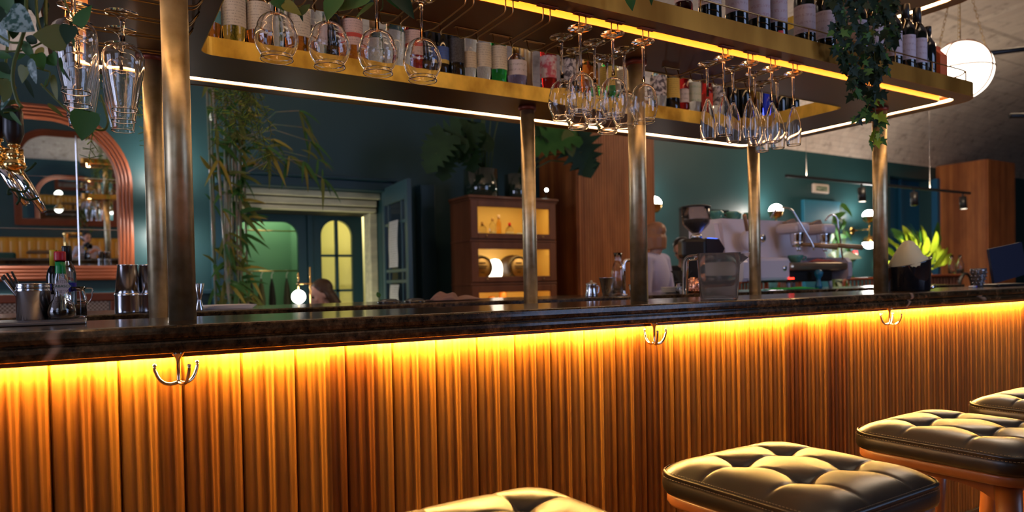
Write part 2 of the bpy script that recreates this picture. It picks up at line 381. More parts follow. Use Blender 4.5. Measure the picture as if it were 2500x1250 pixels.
# inner partition with an arched coat niche and an arched window
def arch_loop(x0, x1, z0, z1, r, n=8):
    L = [(x0, z0), (x1, z0)]
    for i in range(n+1):
        t = R(90*i/n); L.append((x1-r+r*math.cos(t), z1-r+r*math.sin(t)))
    for i in range(n+1):
        t = R(90+90*i/n); L.append((x0+r+r*math.cos(t), z1-r+r*math.sin(t)))
    return L
def frame_from_loops(mb, outer, inner, y0, y1):
    n = len(outer); vs = [(x, y, z) for y in (y0, y1) for L in (outer, inner) for x, z in L]; fs = []
    for j in range(n):
        k = (j+1) % n
        fs += [(j, k, n+k, n+j), (2*n+j, 3*n+j, 3*n+k, 2*n+k), (j, 2*n+j, 2*n+k, k), (n+j, n+k, 3*n+k, 3*n+j)]
    mb.add(vs, fs)
def rect_like(loop, x0, x1, z0, z1):
    """points on a rectangle matched one to one with an arch loop"""
    cx, cz = (x0+x1)/2, None; out = []
    xs = [p[0] for p in loop]; zs = [p[1] for p in loop]; ax0, ax1, az0, az1 = min(xs), max(xs), min(zs), max(zs); n = (len(loop)-2)//2
    out = [(x0, z0), (x1, z0)]
    for i in range(n):
        t = i/(n-1); out.append((x1, z1-(1-min(1, t*2))*(z1-(az1-.25)) if t < .5 else z1) if t < .5 else (x1-(t-.5)*2*(x1-(ax0+ax1)/2)*.9, z1))
    for i in range(n):
        t = i/(n-1); out.append(((ax0+ax1)/2-(.1*(x1-x0)/2)-(min(1, t*2))*((ax0+ax1)/2-(.1*(x1-x0)/2)-x0), z1) if t <= .5 else (x0, z1-(t-.5)*2*(z1-(az1-.25))))
    return out
w = MB()
n1 = arch_loop(1.18, 1.775, .3, 1.815, .14); n2 = arch_loop(1.995, 2.335, .3, 1.86, .165)
frame_from_loops(w, rect_like(n1, 1.0, 1.89, 0, 2.05), n1, 7.08, 7.14)
frame_from_loops(w, rect_like(n2, 1.89, 2.44, 0, 2.05), n2, 7.08, 7.14)
w.b2((1.86, 7.05, 0), (1.92, 7.09, 2.05), b=.008); w.b2((1.0, 7.05, 1.94), (2.44, 7.09, 1.99), b=.008)
struct('wall_vestibule', w, M['trim_teal'])
w = MB(); w.b2((.6, 7.75, 0), (1.9, 7.85, 2.3)); w.b2((.6, 7.14, 0), (.65, 7.75, 2.3)); w.b2((1.86, 7.14, 0), (1.90, 7.75, 2.3)); struct('wall_niche', w, M['green_wall'])
win = MB(); frame_from_loops(win, n2, [(2.165+(x-2.165)*.955, .31+(z-.31)*.99) for x, z in n2], 7.075, 7.12)
win.b2((2.15, 7.078, .3), (2.18, 7.118, 1.85)); 
for z in (1.48, 1.12, .75): win.b2((2.0, 7.078, z-.012), (2.33, 7.118, z+.012))
wo = struct('window_3', win, M['trim_teal'])
pn = MB(); pn.prism(n2, 0, .006, M=Matrix(((1, 0, 0, 0), (0, 0, 1, 7.125), (0, 1, 0, 0), (0, 0, 0, 1)))); pn.build('pane', M['yellow_pane'], wo)
w = MB(); w.b2((1.9, 7.7, 0), (3.4, 7.8, 2.3)); w.b2((3.3, 6.75, 0), (3.4, 7.7, 2.3)); struct('wall_lobby', w, mat('lobby_wall', (.75, .68, .36), .7))
# glazed door leaf swung open into the room
d = thing('glazed_door', 'dark blue glazed door leaf standing open beside the stone portal', 'door', (2.455, 6.48, 0), R(-4.5))
A = MB(); L = .80; H = 2.10
def leafbox(mb, u0, u1, z0, z1, t=.02): mb.b2((-t, -u1, z0), (t, -u0, z1), b=.004)
leafbox(A, 0, .08, 0, H); leafbox(A, L-.08, L, 0, H); leafbox(A, .08, L-.08, H-.17, H); leafbox(A, .08, L-.08, 0, .9)
A.build('frame', mat('door_leaf_paint', (.035, .085, .11), .35), d)
A = MB()
for z in (1.74, 1.30, 1.20): leafbox(A, .08, L-.08, z-.014, z+.014, .014)
for u in (.20, .60): leafbox(A, u-.012, u+.012, .9, H-.17, .014)
A.build('muntins', mat('door_muntin_paint', (.035, .085, .11), .35), d)
A = MB(); A.b2((-.003, -L+.08, .9), (.003, -.08, H-.17)); A.build('pane', M['pane'], d)
def notice(name, label, u0, u1, z0, z1):
    p = MB(); vs = []; n = 12
    for i in range(n+1):
        t = i/n; z = z1+(z0-z1)*t; curl = -.03-.012*math.sin(t*3)-.05*max(0, t-.8)
        vs += [(curl, -u0, z), (curl, -u1, z)]
    p.add(vs, [(2*i, 2*i+1, 2*i+3, 2*i+2) for i in range(n)], True)
    o = p.build(name, notice_mat(name), None); o.parent = None; o.matrix_world = d.matrix_basis.copy()
    return prop(o, label, 'notice')
def notice_mat(name):
    m = mat(name, (.5, .5, .52), .6); t = nd(m, 'ShaderNodeTexCoord'); sp = nd(m, 'ShaderNodeSeparateXYZ'); lk(m, t.outputs['Object'], sp.inputs[0])
    l = mth(m, 'GREATER_THAN', mth(m, 'FRACT', mth(m, 'MULTIPLY', sp.outputs[2], 48)), .72)
    g = mth(m, 'GREATER_THAN', noise(m, coords(m, (1, 60, 48)), 1.0, 2), .47)
    lk(m, mixc(m, (.48, .48, .52), (.20, .20, .23), fac=mth(m, 'MULTIPLY', l, g)), bsdf(m).inputs['Base Color']); return m
for nm, lb, a in (('paper_notice', 'long printed white notice taped to the open blue door', (.28, .56, 1.33, 1.76)), ('paper_notice', 'small printed notice low on the open blue door', (.28, .55, .98, 1.17))):
    notice(nm, lb, *a)
# blue door, dark doorway and blue window bay along the green wall
w = MB(); w.b2((8.86, 6.44, 0), (9.72, 6.5, 2.29), b=.006); struct('door_1', w, M['door_blue'])
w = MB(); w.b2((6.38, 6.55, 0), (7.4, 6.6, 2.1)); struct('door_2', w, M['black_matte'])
w = MB(); w.b2((11.1, 6.75, .5), (12.5, 6.8, 2.9)); w.b2((12.40, 6.42, .6), (12.50, 6.52, 2.8)); w.b2((11.75, 6.68, .6), (11.80, 6.74, 2.8)); struct('window_4', w, mat('deep_blue_blind', (.01, .10, .22), .5))
def slat_panel(name, x0, x1, y, z0, z1, mat_, axis='x', pitch=.034, depth=.014):
    """board cladding of half-round battens; axis is the direction the boards are laid in"""
    mb = MB(); n = int(round((x1-x0)/pitch)); pts = []
    for i in range(n):
        a = x0+(x1-x0)*i/n; b = x0+(x1-x0)*(i+1)/n; g = (b-a)*.14
        pts += [(a, .0), (a+g, 0), (a+g, depth), (b-g*.2, depth)]
    pts.append((x1, 0)); vs = []
    for z in (z0, z1): vs += [((u, y-dp, z) if axis == 'x' else (y-dp, u, z)) for u, dp in pts]
    k = len(pts); mb.add(vs, [(i, i+1, k+i+1, k+i) for i in range(k-1)])
    return mb
def pillar(label, x0, x1, y0, y1, z1):
    t = thing('slatted_pillar', label, 'pillar', (0, 0, 0))
    c = MB(); c.b2((x0+.002, y0+.002, 0), (x1-.002, y1, z1)); c.build('core', M['slat_wood'], t)
    slat_panel('f', x0, x1, y0, 0.01, z1, 0).build('front_slats', M['slat_wood'], t)
    slat_panel('s', y0, y1, x0, 0.01, z1, 0, axis='y').build('side_slats', M['slat_wood_side'], t)
    return t
pillar('broad wooden slatted pillar rising behind the bookcase and the bar', 4.31, 5.36, 5.80, 6.49, 3.15)
pillar('wooden slatted pillar at the far right by the blue window bay', 12.5, 13.42, 5.70, 6.49, 3.02)
# black beams across the vault
for i, (a, b, lb) in enumerate((((6.65, 3.0, 3.06), (9.6, 2.6, 3.62), 'upper black track bar under the vault at the right'), ((7.0, 3.0, 2.56), (9.4, 2.75, 2.78), 'lower black track bar at the right edge of the photo'))):
    m = MB(); m.tube([a, b], .022, 8); prop(m.build('track_bar', M['black']), lb, 'lighting track')
# ------------------------------------------------------------------ bar counter
bar = thing('bar_counter', 'long bar front of fluted amber-lit wooden boards', 'bar', (0, 0, 0))
def flute_panel(x0, x1, y, z0, z1):
    mb = MB(); pts = []; x = x0; k = 0; rnd = random.Random(3)
    while x < x1:
        wv = .024; seam = (k % 5 == 0)
        d0 = .009 if seam else .0
        pts += [(x, d0), (x+.0016, d0*.6)]
        for j in range(1, 8):
            t = j/8; pts.append((x+.0016+(wv-.0016)*t, -.0052*math.sin(PI*t)**.85*(.75+.5*((k*7)%5)/5)))
        x += wv; k += 1
    vs = []
    for z in (z0, z1): vs += [(u, y+dp, z) for u, dp in pts]
    n = len(pts); mb.add(vs, [(i, i+1, n+i+1, n+i) for i in range(n-1)], False); return mb
flute_panel(-2.0, 6.0, 1.652, .08, 1.036).build('front_panel', M['bar_wood'], bar)
m = MB(); m.b2((-2.0, 1.665, 0), (6.0, 1.99, 1.036)); m.build('carcass', M['cab_wood'], bar)
m = MB(); m.b2((-2.0, 1.64, 0), (6.0, 1.66, .08)); m.build('kickboard', M['black'], bar)
m = MB(); m.b2((-2.0, 1.611, 1.030), (6.0, 1.624, 1.0415), b=.002); m.build('edge_lip', M['lip_wood'], bar)
# stone top with two stepped, softly rounded edges
prof = [(2.0, 1.1), (1.583, 1.1), (1.577, 1.0985), (1.573, 1.095), (1.572, 1.089), (1.5705, 1.083), (1.572, 1.076), (1.575, 1.0725), (1.582, 1.071), (1.582, 1.0685), (1.575, 1.067), (1.5715, 1.063), (1.5705, 1.056), (1.572, 1.049), (1.575, 1.043), (1.582, 1.0415), (2.0, 1.0415)]
m = MB(); n = len(prof); vs = []
for x in (-2.0, 6.0): vs += [(x, y, z) for y, z in prof]
m.add(vs, [(i, (i+1) % n, n+(i+1) % n, n+i) for i in range(n)], False)
m.add(vs, [tuple(range(n)), tuple(range(n, 2*n))[::-1]])
prop(m.build('countertop', M['marble']), 'dark brown marble countertop with stepped polished edge along the bar', 'countertop')
m = MB(); m.b2((-2.0, 1.636, 1.0340), (6.0, 1.643, 1.0375)); prop(m.build('led_strip', M['led_under']), 'amber light strip glowing under the marble counter edge', 'light strip')
# inner worktop and far counter of the island
m = MB(); m.b2((-1.2, 2.0, .86), (5.4, 2.61, .90), b=.004)
prop(m.build('inner_worktop', M['steel_dull']), 'low steel worktop inside the bar between both counters', 'worktop')
fb = thing('far_counter', 'dark far counter of the bar island behind the brass posts', 'counter', (0, 0, 0))
m = MB(); m.b2((-1.2, 2.61, 1.045), (5.4, 3.12, 1.095), b=.006); m.build('stone_top', M['marble'], fb)
m = MB(); m.b2((-1.2, 2.64, 0), (5.4, 3.08, 1.045)); m.build('carcass', M['cab_wood'], fb)
# hooks under the counter
def make_hook():
    t = thing('bag_hook', 'x', 'hook')
    m = MB(); m.lathe([(0, 0), (.013, 0), (.012, -.003), (.006, -.010), (.0038, -.018), (.0034, -.056), (.0048, -.061), (0, -.065)], 14); m.build('stem', M['hook'], t)
    for a in (178, 28, 292):
        m = MB(); pts = []; rs = []
        for i in range(15):
            s = i/14; q_ = R(98)*s; rad = .044*math.sin(q_); z = -.0610-.007*math.sin(min(1, s*1.4)*PI)+.032*(1-math.cos(q_))
            pts.append((rad*math.cos(R(a)), rad*math.sin(R(a)), z)); rs.append(.0040-.0008*s)
        m.tube(pts, rs, 8); m.ell(pts[-1], .0042, 8, 6); m.build('prong', M['hook'], t)
    return t
hk = make_hook()
for i, (x, lb) in enumerate(((.147, 'leftmost three-pronged hook under the counter, below the big front post'), (1.466, 'middle three-pronged hook under the counter edge'), (2.717, 'third three-pronged hook from the left under the counter'), (3.93, 'last three-pronged hook at the right edge of the photo'))):
    o = hk if i == 0 else copy_tree(hk); o.location = (x, 1.594, 1.0415); prop(o, lb, 'hook', 'bag hooks under the bar counter'); o.rotation_euler = (0, 0, R((0, 62, -12, 20)[i]))
# ------------------------------------------------------------------ canopy: two metal ring shelves on brass posts
CX0, CX1, CY0, CY1 = -.10, 3.28, 1.51, 2.79
OX0, OX1, OY0, OY1 = .31, 2.88, 1.885, 2.405
def tier(name, label, z0, zt, rail=True):
    t = thing(name, label, 'shelf', (0, 0, 0)); N = 8
    out = rr(CX0, CY0, CX1, CY1, .10, N); inn = rr(OX0, OY0, OX1, OY1, .045, N)
    lip = rr(CX0+.065, CY0+.065, CX1-.065, CY1-.065, .055, N); grv = rr(CX0+.108, CY0+.108, CX1-.108, CY1-.108, .04, N)
    m = MB(); m.ring(rr(CX0+.002, CY0+.002, CX1-.002, CY1-.002, .10, N), rr(OX0-.002, OY0-.002, OX1+.002, OY1+.002, .045, N), z0+.026, zt); m.build('deck', M['canopy'], t)
    m = MB(); m.ring(grv, rr(OX0-.002, OY0-.002, OX1+.002, OY1+.002, .045, N), z0, z0+.026); m.build('underside_panel', M['canopy'], t)
    m = MB(); m.ring(rr(CX0+.002, CY0+.002, CX1-.002, CY1-.002, .10, N), lip, z0, z0+.026); m.build('outer_lip', M['canopy'], t)
    m = MB(); m.ring(rr(CX0+.107, CY0+.107, CX1-.107, CY1-.107, .04, N), rr(CX0+.112, CY0+.112, CX1-.112, CY1-.112, .04, N), z0-.0005, z0+.026); m.build('groove_wall', M['groove'], t)
    m = MB(); m.ring(out, rr(CX0+.002, CY0+.002, CX1-.002, CY1-.002, .10, N), z0-.001, zt+.003); m.build('fascia', M['brass_fascia'], t)
    m = MB(); m.ring(rr(OX0-.002, OY0-.002, OX1+.002, OY1+.002, .045, N), inn, z0-.001, zt+.001); m.build('inner_fascia', M['brass_sheet'], t)
    m = MB(); m.ring(rr(CX0+.066, CY0+.066, CX1-.066, CY1-.066, .055, N), rr(CX0+.071, CY0+.071, CX1-.071, CY1-.071, .055, N), z0+.003, z0+.013)
    prop(m.build('led_strip', M['led_canopy'], t), 'glowing warm white strip')
    if rail:
        m = MB(); rl = rr(CX0+.025, CY0+.025, CX1-.025, CY1-.025, .09, N)
        m.tube([(x, y, zt+.055) for x, y in rl], .0028, 6, closed=True); m.build('rail', M['brass_wire'], t)
        x = .05; k = 0
        while x < 3.2:
            for y in (CY0+.025, CY1-.025):
                m = MB(); m.tube([(x, y, zt), (x, y, zt+.055)], .0024, 6); m.build('rail_post', M['brass_wire'], t)
            x += .262
    return t
ZU = 1.92; ZT = 1.977
tier('ring_shelf', 'brass-edged metal ring shelf with a glowing rim over the bar', ZU, ZT)
t2 = tier('ring_shelf', 'upper brass-edged ring shelf above the wine bottles', 2.355, 2.412, rail=False)
PX = (.18, 1.60, 3.02)
for i, x in enumerate(PX):
    for y, zb, nm, lb in ((1.81, 1.1, 'front', ('large brass front post at the left, standing on the counter', 'brass front post in the middle, standing on the counter', 'brass front post at the right, standing on the counter')[i]),
                          (2.50, .90, 'rear', ('brass rear post just behind the left front post', 'brass rear post in front of the wooden bookcase', 'brass rear post beside the white coffee machine')[i])):
        t = thing('brass_post', lb, 'post', (x, y, zb), 0, 'brass posts carrying the ring shelves')
        m = MB(); h = ZU-.004-zb; m.lathe([(.0, 0), (.030, 0), (.030, h), (0, h)], 28); m.build('tube', M['brass'], t)
        m = MB(); m.lathe([(.0295, h-.016), (.0365, h-.014), (.038, h-.007), (.038, h+.002), (.0, h+.004)], 28); m.build('collar', M['cap_red'], t)
        m = MB(); z = ZT-zb+.004; m.lathe([(0, z), (.026, z), (.026, 2.352-zb), (0, 2.352-zb)], 24); m.build('upper_tube', M['brass'], t)
# ------------------------------------------------------------------ glass racks
RX = [.245, .362, .480, .600, .718, .838, .955, 1.073, 1.194, 1.309, 1.428, 1.768, 1.887, 2.0, 2.117]
def make_rack():
    t = thing('glass_rack', 'x', 'glass rack')
    for s in (-1, 1):
        m = MB(); pts = [(s*.0115, 0, ZU-.001), (s*.0115, 0, 1.882), (s*.0115, .018, 1.880), (s*.0115, .195, 1.880), (s*.030, .232, 1.880), (s*.030, .245, ZU-.001)]
        m.tube(bend(pts, 4, .012), .0021, 6); m.build('rail', M['brass_wire'], t)
    m = MB(); m.box((0, -.004, ZU-.002), (.062, .018, .003), b=.001); m.build('front_plate', M['cap_red'], t)
    m = MB(); m.box((0, .247, ZU-.002), (.075, .012, .003), b=.001); m.build('rear_plate', M['brass_wire'], t)
    return t
rk = make_rack(); names = ['first', 'second', 'third', 'fourth', 'fifth', 'sixth', 'seventh', 'eighth', 'ninth', 'tenth', 'eleventh', 'twelfth', 'thirteenth', 'fourteenth', 'fifteenth']
for i, x in enumerate(RX):
    o = rk if i == 0 else copy_tree(rk); o.location = (x, 1.570, 0)
    prop(o, '%s wire glass rack from the left under the front of the ring shelf' % names[i], 'glass rack', 'wire glass racks under the front of the shelf')
def make_side_rack():
    t = thing('glass_rack', 'x', 'glass rack')
    for s in (-1, 1):
        m = MB(); pts = [(-.075, s*.0125, ZU-.001), (-.075, s*.0125, 1.880), (.21, s*.0125, 1.880), (.235, s*.0125, ZU-.001)]
        m.tube(bend(pts, 4, .014), .0022, 6); m.build('rail', M['brass_wire'], t)
    return t
sr = make_side_rack()
for i, y in enumerate((1.79, 1.92, 2.055, 2.19, 2.325)):
    o = sr if i == 0 else copy_tree(sr); o.location = (.03, y, 0)
    prop(o, '%s brass rail rack from the front under the left end of the shelf' % names[i], 'glass rack', 'rail racks under the left shelf end')
# ------------------------------------------------------------------ hanging glasses
def glass_mesh(outer, th, base, stem_end, seg=40):
    """upside-down stemware: foot at z 0, rim at the bottom; outer is the bowl from stem to rim"""
    prof = [(0, 0)]+base+outer
    inner = [(max(r-th, .0005), z-(.0 if i else .004)) for i, (r, z) in enumerate(outer)]
    inner = [(max(0.0, r), z) for r, z in inner]
    prof = prof+[(outer[-1][0]-th*.5, outer[-1][1]-.0006)]+inner[::-1][0:]
    prof.append((0, inner[0][1]-.003))
    return prof
def smooth_prof(pts, n=4):
    out = []; P = [Vector((p[0], p[1], 0)) for p in pts]
    for i in range(len(P)-1):
        p0 = P[max(i-1, 0)]; p1 = P[i]; p2 = P[i+1]; p3 = P[min(i+2, len(P)-1)]
        for k in range(n):
            t = k/n; q = .5*((2*p1)+(-p0+p2)*t+(2*p0-5*p1+4*p2-p3)*t*t+(-p0+3*p1-3*p2+p3)*t**3); out.append((max(0, q.x), q.y))
    out.append(pts[-1]); return out
GL = {}
def make_glass(kind):
    if kind == 'balloon':
        base = [(.034, -.0005), (.0352, -.002), (.034, -.0032), (.015, -.007), (.007, -.013), (.0042, -.022), (.0036, -.06), (.0036, -.10), (.0048, -.120)]
        bowl = [(.0065, -.126), (.018, -.131), (.030, -.142), (.0355, -.154), (.0365, -.160), (.0398, -.172), (.0412, -.186), (.0405, -.200), (.0372, -.215), (.0320, -.229), (.0300, -.233), (.0312, -.2365), (.0322, -.241)]
    elif kind == 'globe':
        base = [(.036, -.0005), (.0372, -.002), (.036, -.0032), (.015, -.007), (.007, -.013), (.0042, -.022), (.0036, -.06), (.0048, -.098)]
        bowl = [(.0065, -.102), (.020, -.106), (.034, -.117), (.0405, -.130), (.0415, -.136), (.0455, -.145), (.0478, -.157), (.0470, -.168), (.0425, -.182), (.0355, -.194), (.0335, -.198), (.0345, -.2015), (.0360, -.2065)]
    elif kind == 'flute':
        base = [(.030, -.0005), (.0312, -.002), (.030, -.0032), (.013, -.007), (.006, -.013), (.0042, -.022), (.0036, -.06), (.0040, -.110)]
        bowl = [(.0048, -.118), (.0095, -.130), (.0155, -.146), (.0205, -.164), (.0238, -.184), (.0250, -.204), (.0250, -.222), (.0240, -.240), (.0230, -.252)]
    else:
        base = [(.039, -.0005), (.0402, -.002), (.039, -.0034), (.018, -.007), (.008, -.014), (.0052, -.024), (.0046, -.050), (.0060, -.072)]
        bowl = [(.0085, -.077), (.024, -.082), (.040, -.093), (.0475, -.107), (.0490, -.118), (.0470, -.140), (.0430, -.168), (.0375, -.198), (.0325, -.224), (.0300, -.238), (.0295, -.243), (.0308, -.250)]
    bowl = smooth_prof(bowl, 3); pr = glass_mesh(bowl, .0016, base, 0)
    t = thing({'balloon': 'balloon_glass', 'globe': 'globe_glass', 'flute': 'champagne_flute', 'tulip': 'wine_glass'}[kind], 'x', 'glass')
    cut = len(base)+1
    m = MB(); m.lathe(pr[:cut]+[(0, pr[cut-1][1])], 36); m.build('foot_and_stem', M['glass'], t)
    m = MB(); b2 = [(0, bowl[0][1]+.0)]+pr[cut:]; m.lathe(b2, 44); m.build('bowl', M['glass'], t)
    return t
def hang(kind, spots, group, cat='glass'):
    g = make_glass(kind)
    for i, (x, y, lb) in enumerate(spots):
        o = g if i == 0 else copy_tree(g); o.location = (x, y, 1.8865); o.rotation_euler = (0, 0, random.random()*6)
        prop(o, lb, cat, group)
hang('globe', [(.3640, 1.60, 'round-bowled glass hanging leftmost of the four large ones'), (.4830, 1.60, 'round-bowled glass hanging second of the four large ones'),
               (.5985, 1.595, 'round-bowled glass hanging third of the four large ones, stem in view'), (.7170, 1.60, 'round-bowled glass hanging rightmost of the four large ones')], 'four large round glasses above the left counter')
hang('balloon', [(1.188, 1.664, 'balloon glass at the left of the middle cluster, pushed back'), (1.192, 1.580, 'balloon glass at the front left of the middle cluster'),
                 (1.300, 1.739, 'balloon glass farthest back on the middle rail of the cluster'), (1.302, 1.656, 'balloon glass second back on the middle rail of the cluster'), (1.304, 1.573, 'balloon glass at the front of the middle rail of the cluster'),
                 (1.424, 1.748, 'balloon glass farthest back on the right rail of the cluster'), (1.424, 1.665, 'balloon glass second back on the right rail of the cluster'), (1.428, 1.582, 'balloon glass alone in front of the middle brass post')], 'cluster of balloon glasses by the middle post')
hang('flute', [(1.760, 1.640, 'rear flute on the first rail of the flute cluster'), (1.764, 1.574, 'front flute on the first rail, far left of the flutes'), (1.878, 1.636, 'rear flute on the second rail of the flute cluster'), (1.885, 1.572, 'front flute on the second rail of the flute cluster'),
               (1.992, 1.640, 'rear flute on the third rail of the flute cluster'), (1.998, 1.574, 'front flute on the third rail of the flute cluster'),
               (2.112, 1.709, 'rearmost flute on the last rail, lowest in the cluster'), (2.114, 1.643, 'middle flute on the last rail of the flute cluster'), (2.116, 1.578, 'rightmost champagne flute, at the front of the last rail')], 'champagne flutes hanging under the shelf')
hang('tulip', [(-.022, 1.92, 'nearest tapering wine glass of the left row'), (-.020, 2.055, 'second tapering wine glass of the left row'), (-.018, 2.19, 'third tapering wine glass of the left row'), (-.016, 2.325, 'farthest tapering wine glass of the left row'),
               (.082, 2.055, 'nearest tapering wine glass of the row by the left post'), (.084, 2.19, 'second tapering wine glass of the row by the left post'), (.086, 2.325, 'farthest tapering wine glass of the row by the left post')], 'tapering wine glasses hanging at the left end')
# ------------------------------------------------------------------ stools
def make_stool():
    t = thing('bar_stool', 'x', 'stool'); h = .20; N = 128; ZS = .776
    def rr_rad(th, a=.2, r=.062):
        c, s = abs(math.cos(th)), abs(math.sin(th)); q = a-r
        # ray / rounded square hit
        if c*a >= s*a and s/c*a <= q if c > 1e-9 else False: return a/c
        if s*a > c*a and c/s*a <= q: return a/s
        b = q*(c+s); disc = b*b-(2*q*q-r*r); return b+math.sqrt(max(0, disc))
    def sq_rad(th, a=.2): return a/max(abs(math.cos(th)), abs(math.sin(th)))
    def hgt(x, y):
        u, v = x/h, y/h; a = .36; m = max(abs(u), abs(v))
        rho = math.hypot(x, y); e = min(1, rho/rr_rad(math.atan2(y, x))) if rho > 1e-6 else 0
        dome = .026*(1-e**7)-.002*(u*u+v*v)
        def cr(t, w): return math.exp(-(abs(abs(t)-a)/w)**1.35)
        cu, cv = cr(u, .026), cr(v, .026); cuw, cvw = cr(u, .155), cr(v, .155)
        d = .0042*cu*(1-.3*e)+.0042*cv*(1-.3*e)+.0022*(cuw+cvw)*(.3+.7*(1-abs(e)))+.0215*cuw*cvw+.004*cu*cv
        return ZS+dome-d*(1-e**10)
    m = MB(); vs = []
    for j in range(N+1):
        for i in range(N+1):
            u = -1+2*i/N; v = -1+2*j/N; x, y = u*h, v*h; rho = math.hypot(x, y)
            if rho > 1e-9:
                th = math.atan2(y, x); mm = max(abs(u), abs(v)); k = 1+(rr_rad(th)/sq_rad(th)-1)*mm**3; x *= k; y *= k
            vs.append((x, y, hgt(x, y)))
    fs = [(j*(N+1)+i, j*(N+1)+i+1, (j+1)*(N+1)+i+1, (j+1)*(N+1)+i) for j in range(N) for i in range(N)]
    m.add(vs, fs, True); m.build('seat_cushion', M['leather'], t)
    m = MB(); K = 96; ringp = [(1.0, ZS), (1.010, ZS-.001), (1.016, ZS-.004), (1.012, ZS-.0072), (1.009, ZS-.0085), (1.018, ZS-.016), (1.022, ZS-.026), (1.018, ZS-.036), (1.005, ZS-.043), (.985, ZS-.045), (0, ZS-.045)]
    vs = []; 
    for s, z in ringp:
        for k in range(K):
            th = 2*PI*k/K; r = rr_rad(th)*s; vs.append((r*math.cos(th), r*math.sin(th), z))
    fs = [(a*K+k, (a+1)*K+k, (a+1)*K+(k+1) % K, a*K+(k+1) % K) for a in range(len(ringp)-1) for k in range(K)]
    m.add(vs, fs, True); m.build('cushion_side', M['leather'], t)
    # stitching on both sides of the seam
    m = MB()
    for s, z in ((.993, ZS+.0012), (1.0175, ZS-.0105)):
        nst = 230
        for k in range(nst):
            th0 = 2*PI*k/nst; th1 = th0+2*PI/nst*.62; r0, r1 = rr_rad(th0)*s, rr_rad(th1)*s
            m.tube([(r0*math.cos(th0), r0*math.sin(th0), z), (r1*math.cos(th1), r1*math.sin(th1), z)], .00055, 4)
    st = m.build('stitching', mat('tan_thread', (.22, .16, .09), .6), t); st['kind'] = 'stuff'
    m = MB(); K = 64; vs = []
    for s, z in ((0, .7305), (.975, .7305), (.985, .727), (.985, .712), (.965, .706), (0, .706)):
        for k in range(K):
            th = 2*PI*k/K; r = rr_rad(th)*s; vs.append((r*math.cos(th), r*math.sin(th), z))
    m.add(vs, [(a*K+k, (a+1)*K+k, (a+1)*K+(k+1) % K, a*K+(k+1) % K) for a in range(5) for k in range(K)], True); m.build('seat_board', M['stool_wood'], t)
    for sx in (-1, 1):
        for sy in (-1, 1):
            m = MB(); m.tube([(sx*.135, sy*.135, .706), (sx*.150, sy*.150, .50), (sx*.178, sy*.178, 0)], [.027, .023, .016], 14); m.build('leg', M['stool_wood'], t)
    for sy in (-1, 1):
        for ax in (0, 1):
            m = MB(); pts = []
            for i in range(13):
                u = -.135+.27*i/12; pts.append((u, .706)); 
            low = [(u, .706-.022-.045*abs(u/.135)**3) for u, _ in pts]
            L = pts+low[::-1]; k = len(L)
            vs = [((u, sy*.135-.009, z) if ax == 0 else (sy*.135-.009, u, z)) for u, z in L]+[((u, sy*.135+.009, z) if ax == 0 else (sy*.135+.009, u, z)) for u, z in L]
            n = len(pts)
            fs = [(i, i+1, k-2-i, k-1-i) for i in range(n-1)]+[(k+i, k+k-1-i, k+k-2-i, k+i+1) for i in range(n-1)]+[(i, (i+1) % k, k+(i+1) % k, k+i) for i in range(k)]
            m.add(vs, fs); m.build('apron', M['stool_wood'], t)
            m = MB(); m.tube([(-.166, sy*.166, .24), (.166, sy*.166, .24)] if ax == 0 else [(sy*.170, -.170, .20), (sy*.170, .170, .20)], .011, 10); m.build('footrail', M['stool_wood'], t)
    return t
stl = make_stool()
for i, (x, y, lb) in enumerate(((.545, .925, 'nearest bar stool with tufted black leather, cut off by the bottom edge'), (1.205, .905, 'second bar stool with tufted black leather cushion, seen whole'),
                               (1.875, .90, 'third bar stool from the left, its legs and wooden rail in view'), (2.50, .925, 'farthest bar stool, cut off by the right edge of the photo'))):
    o = stl if i == 0 else copy_tree(stl); o.location = (x, y, 0); o.rotation_euler = (0, 0, R((2, 2, 3, 3)[i])); prop(o, lb, 'stool', 'tufted leather bar stools along the bar')
# ------------------------------------------------------------------ bottles
def label_mat(name, base, ink=(.08, .06, .05), lines=105, band=None, bandc=(.5, .05, .04)):
    m = mat(name, base, .6); t = nd(m, 'ShaderNodeTexCoord'); sp = nd(m, 'ShaderNodeSeparateXYZ'); lk(m, t.outputs['Object'], sp.inputs[0])
    l = mth(m, 'GREATER_THAN', mth(m, 'FRACT', mth(m, 'MULTIPLY', sp.outputs[2], lines)), .66)
    g = mth(m, 'GREATER_THAN', noise(m, coords(m, (1, 1, .4)), 300, 2), .50)
    c = mixc(m, base, ink, fac=mth(m, 'MULTIPLY', mth(m, 'MULTIPLY', l, g), .42))
    if band:
        b = mth(m, 'MULTIPLY', mth(m, 'GREATER_THAN', sp.outputs[2], band[0]), mth(m, 'LESS_THAN', sp.outputs[2], band[1]))
        c = mixc(m, c, bandc, fac=b)
    lk(m, c, bsdf(m).inputs['Base Color']); return m
M['l_cream'] = label_mat('cream_label', (.62, .55, .42)); M['l_white'] = label_mat('white_label', (.62, .56, .58), lines=45)
M['l_teal'] = label_mat('teal_banded_label', (.60, .55, .46), band=(.045, .10), bandc=(.10, .30, .32)); M['l_pink'] = label_mat('pink_red_label', (.62, .45, .40), band=(.085, .10), bandc=(.55, .06, .04))
M['l_yellow'] = label_mat('yellow_label', (.60, .42, .08)); M['l_red'] = mat('red_label', (.55, .03, .02), .5); M['l_black'] = noisy('black_woven_label', (.012, .012, .014), (.07, .07, .08), 220, .5)
M['l_floral'] = noisy('floral_label', (.08, .07, .09), (.62, .58, .60), 55, .6, lo=.45, hi=.55); M['l_pinkfloral'] = noisy('pink_floral_label', (.50, .08, .12), (.66, .55, .56), 45, .6, lo=.42, hi=.58)
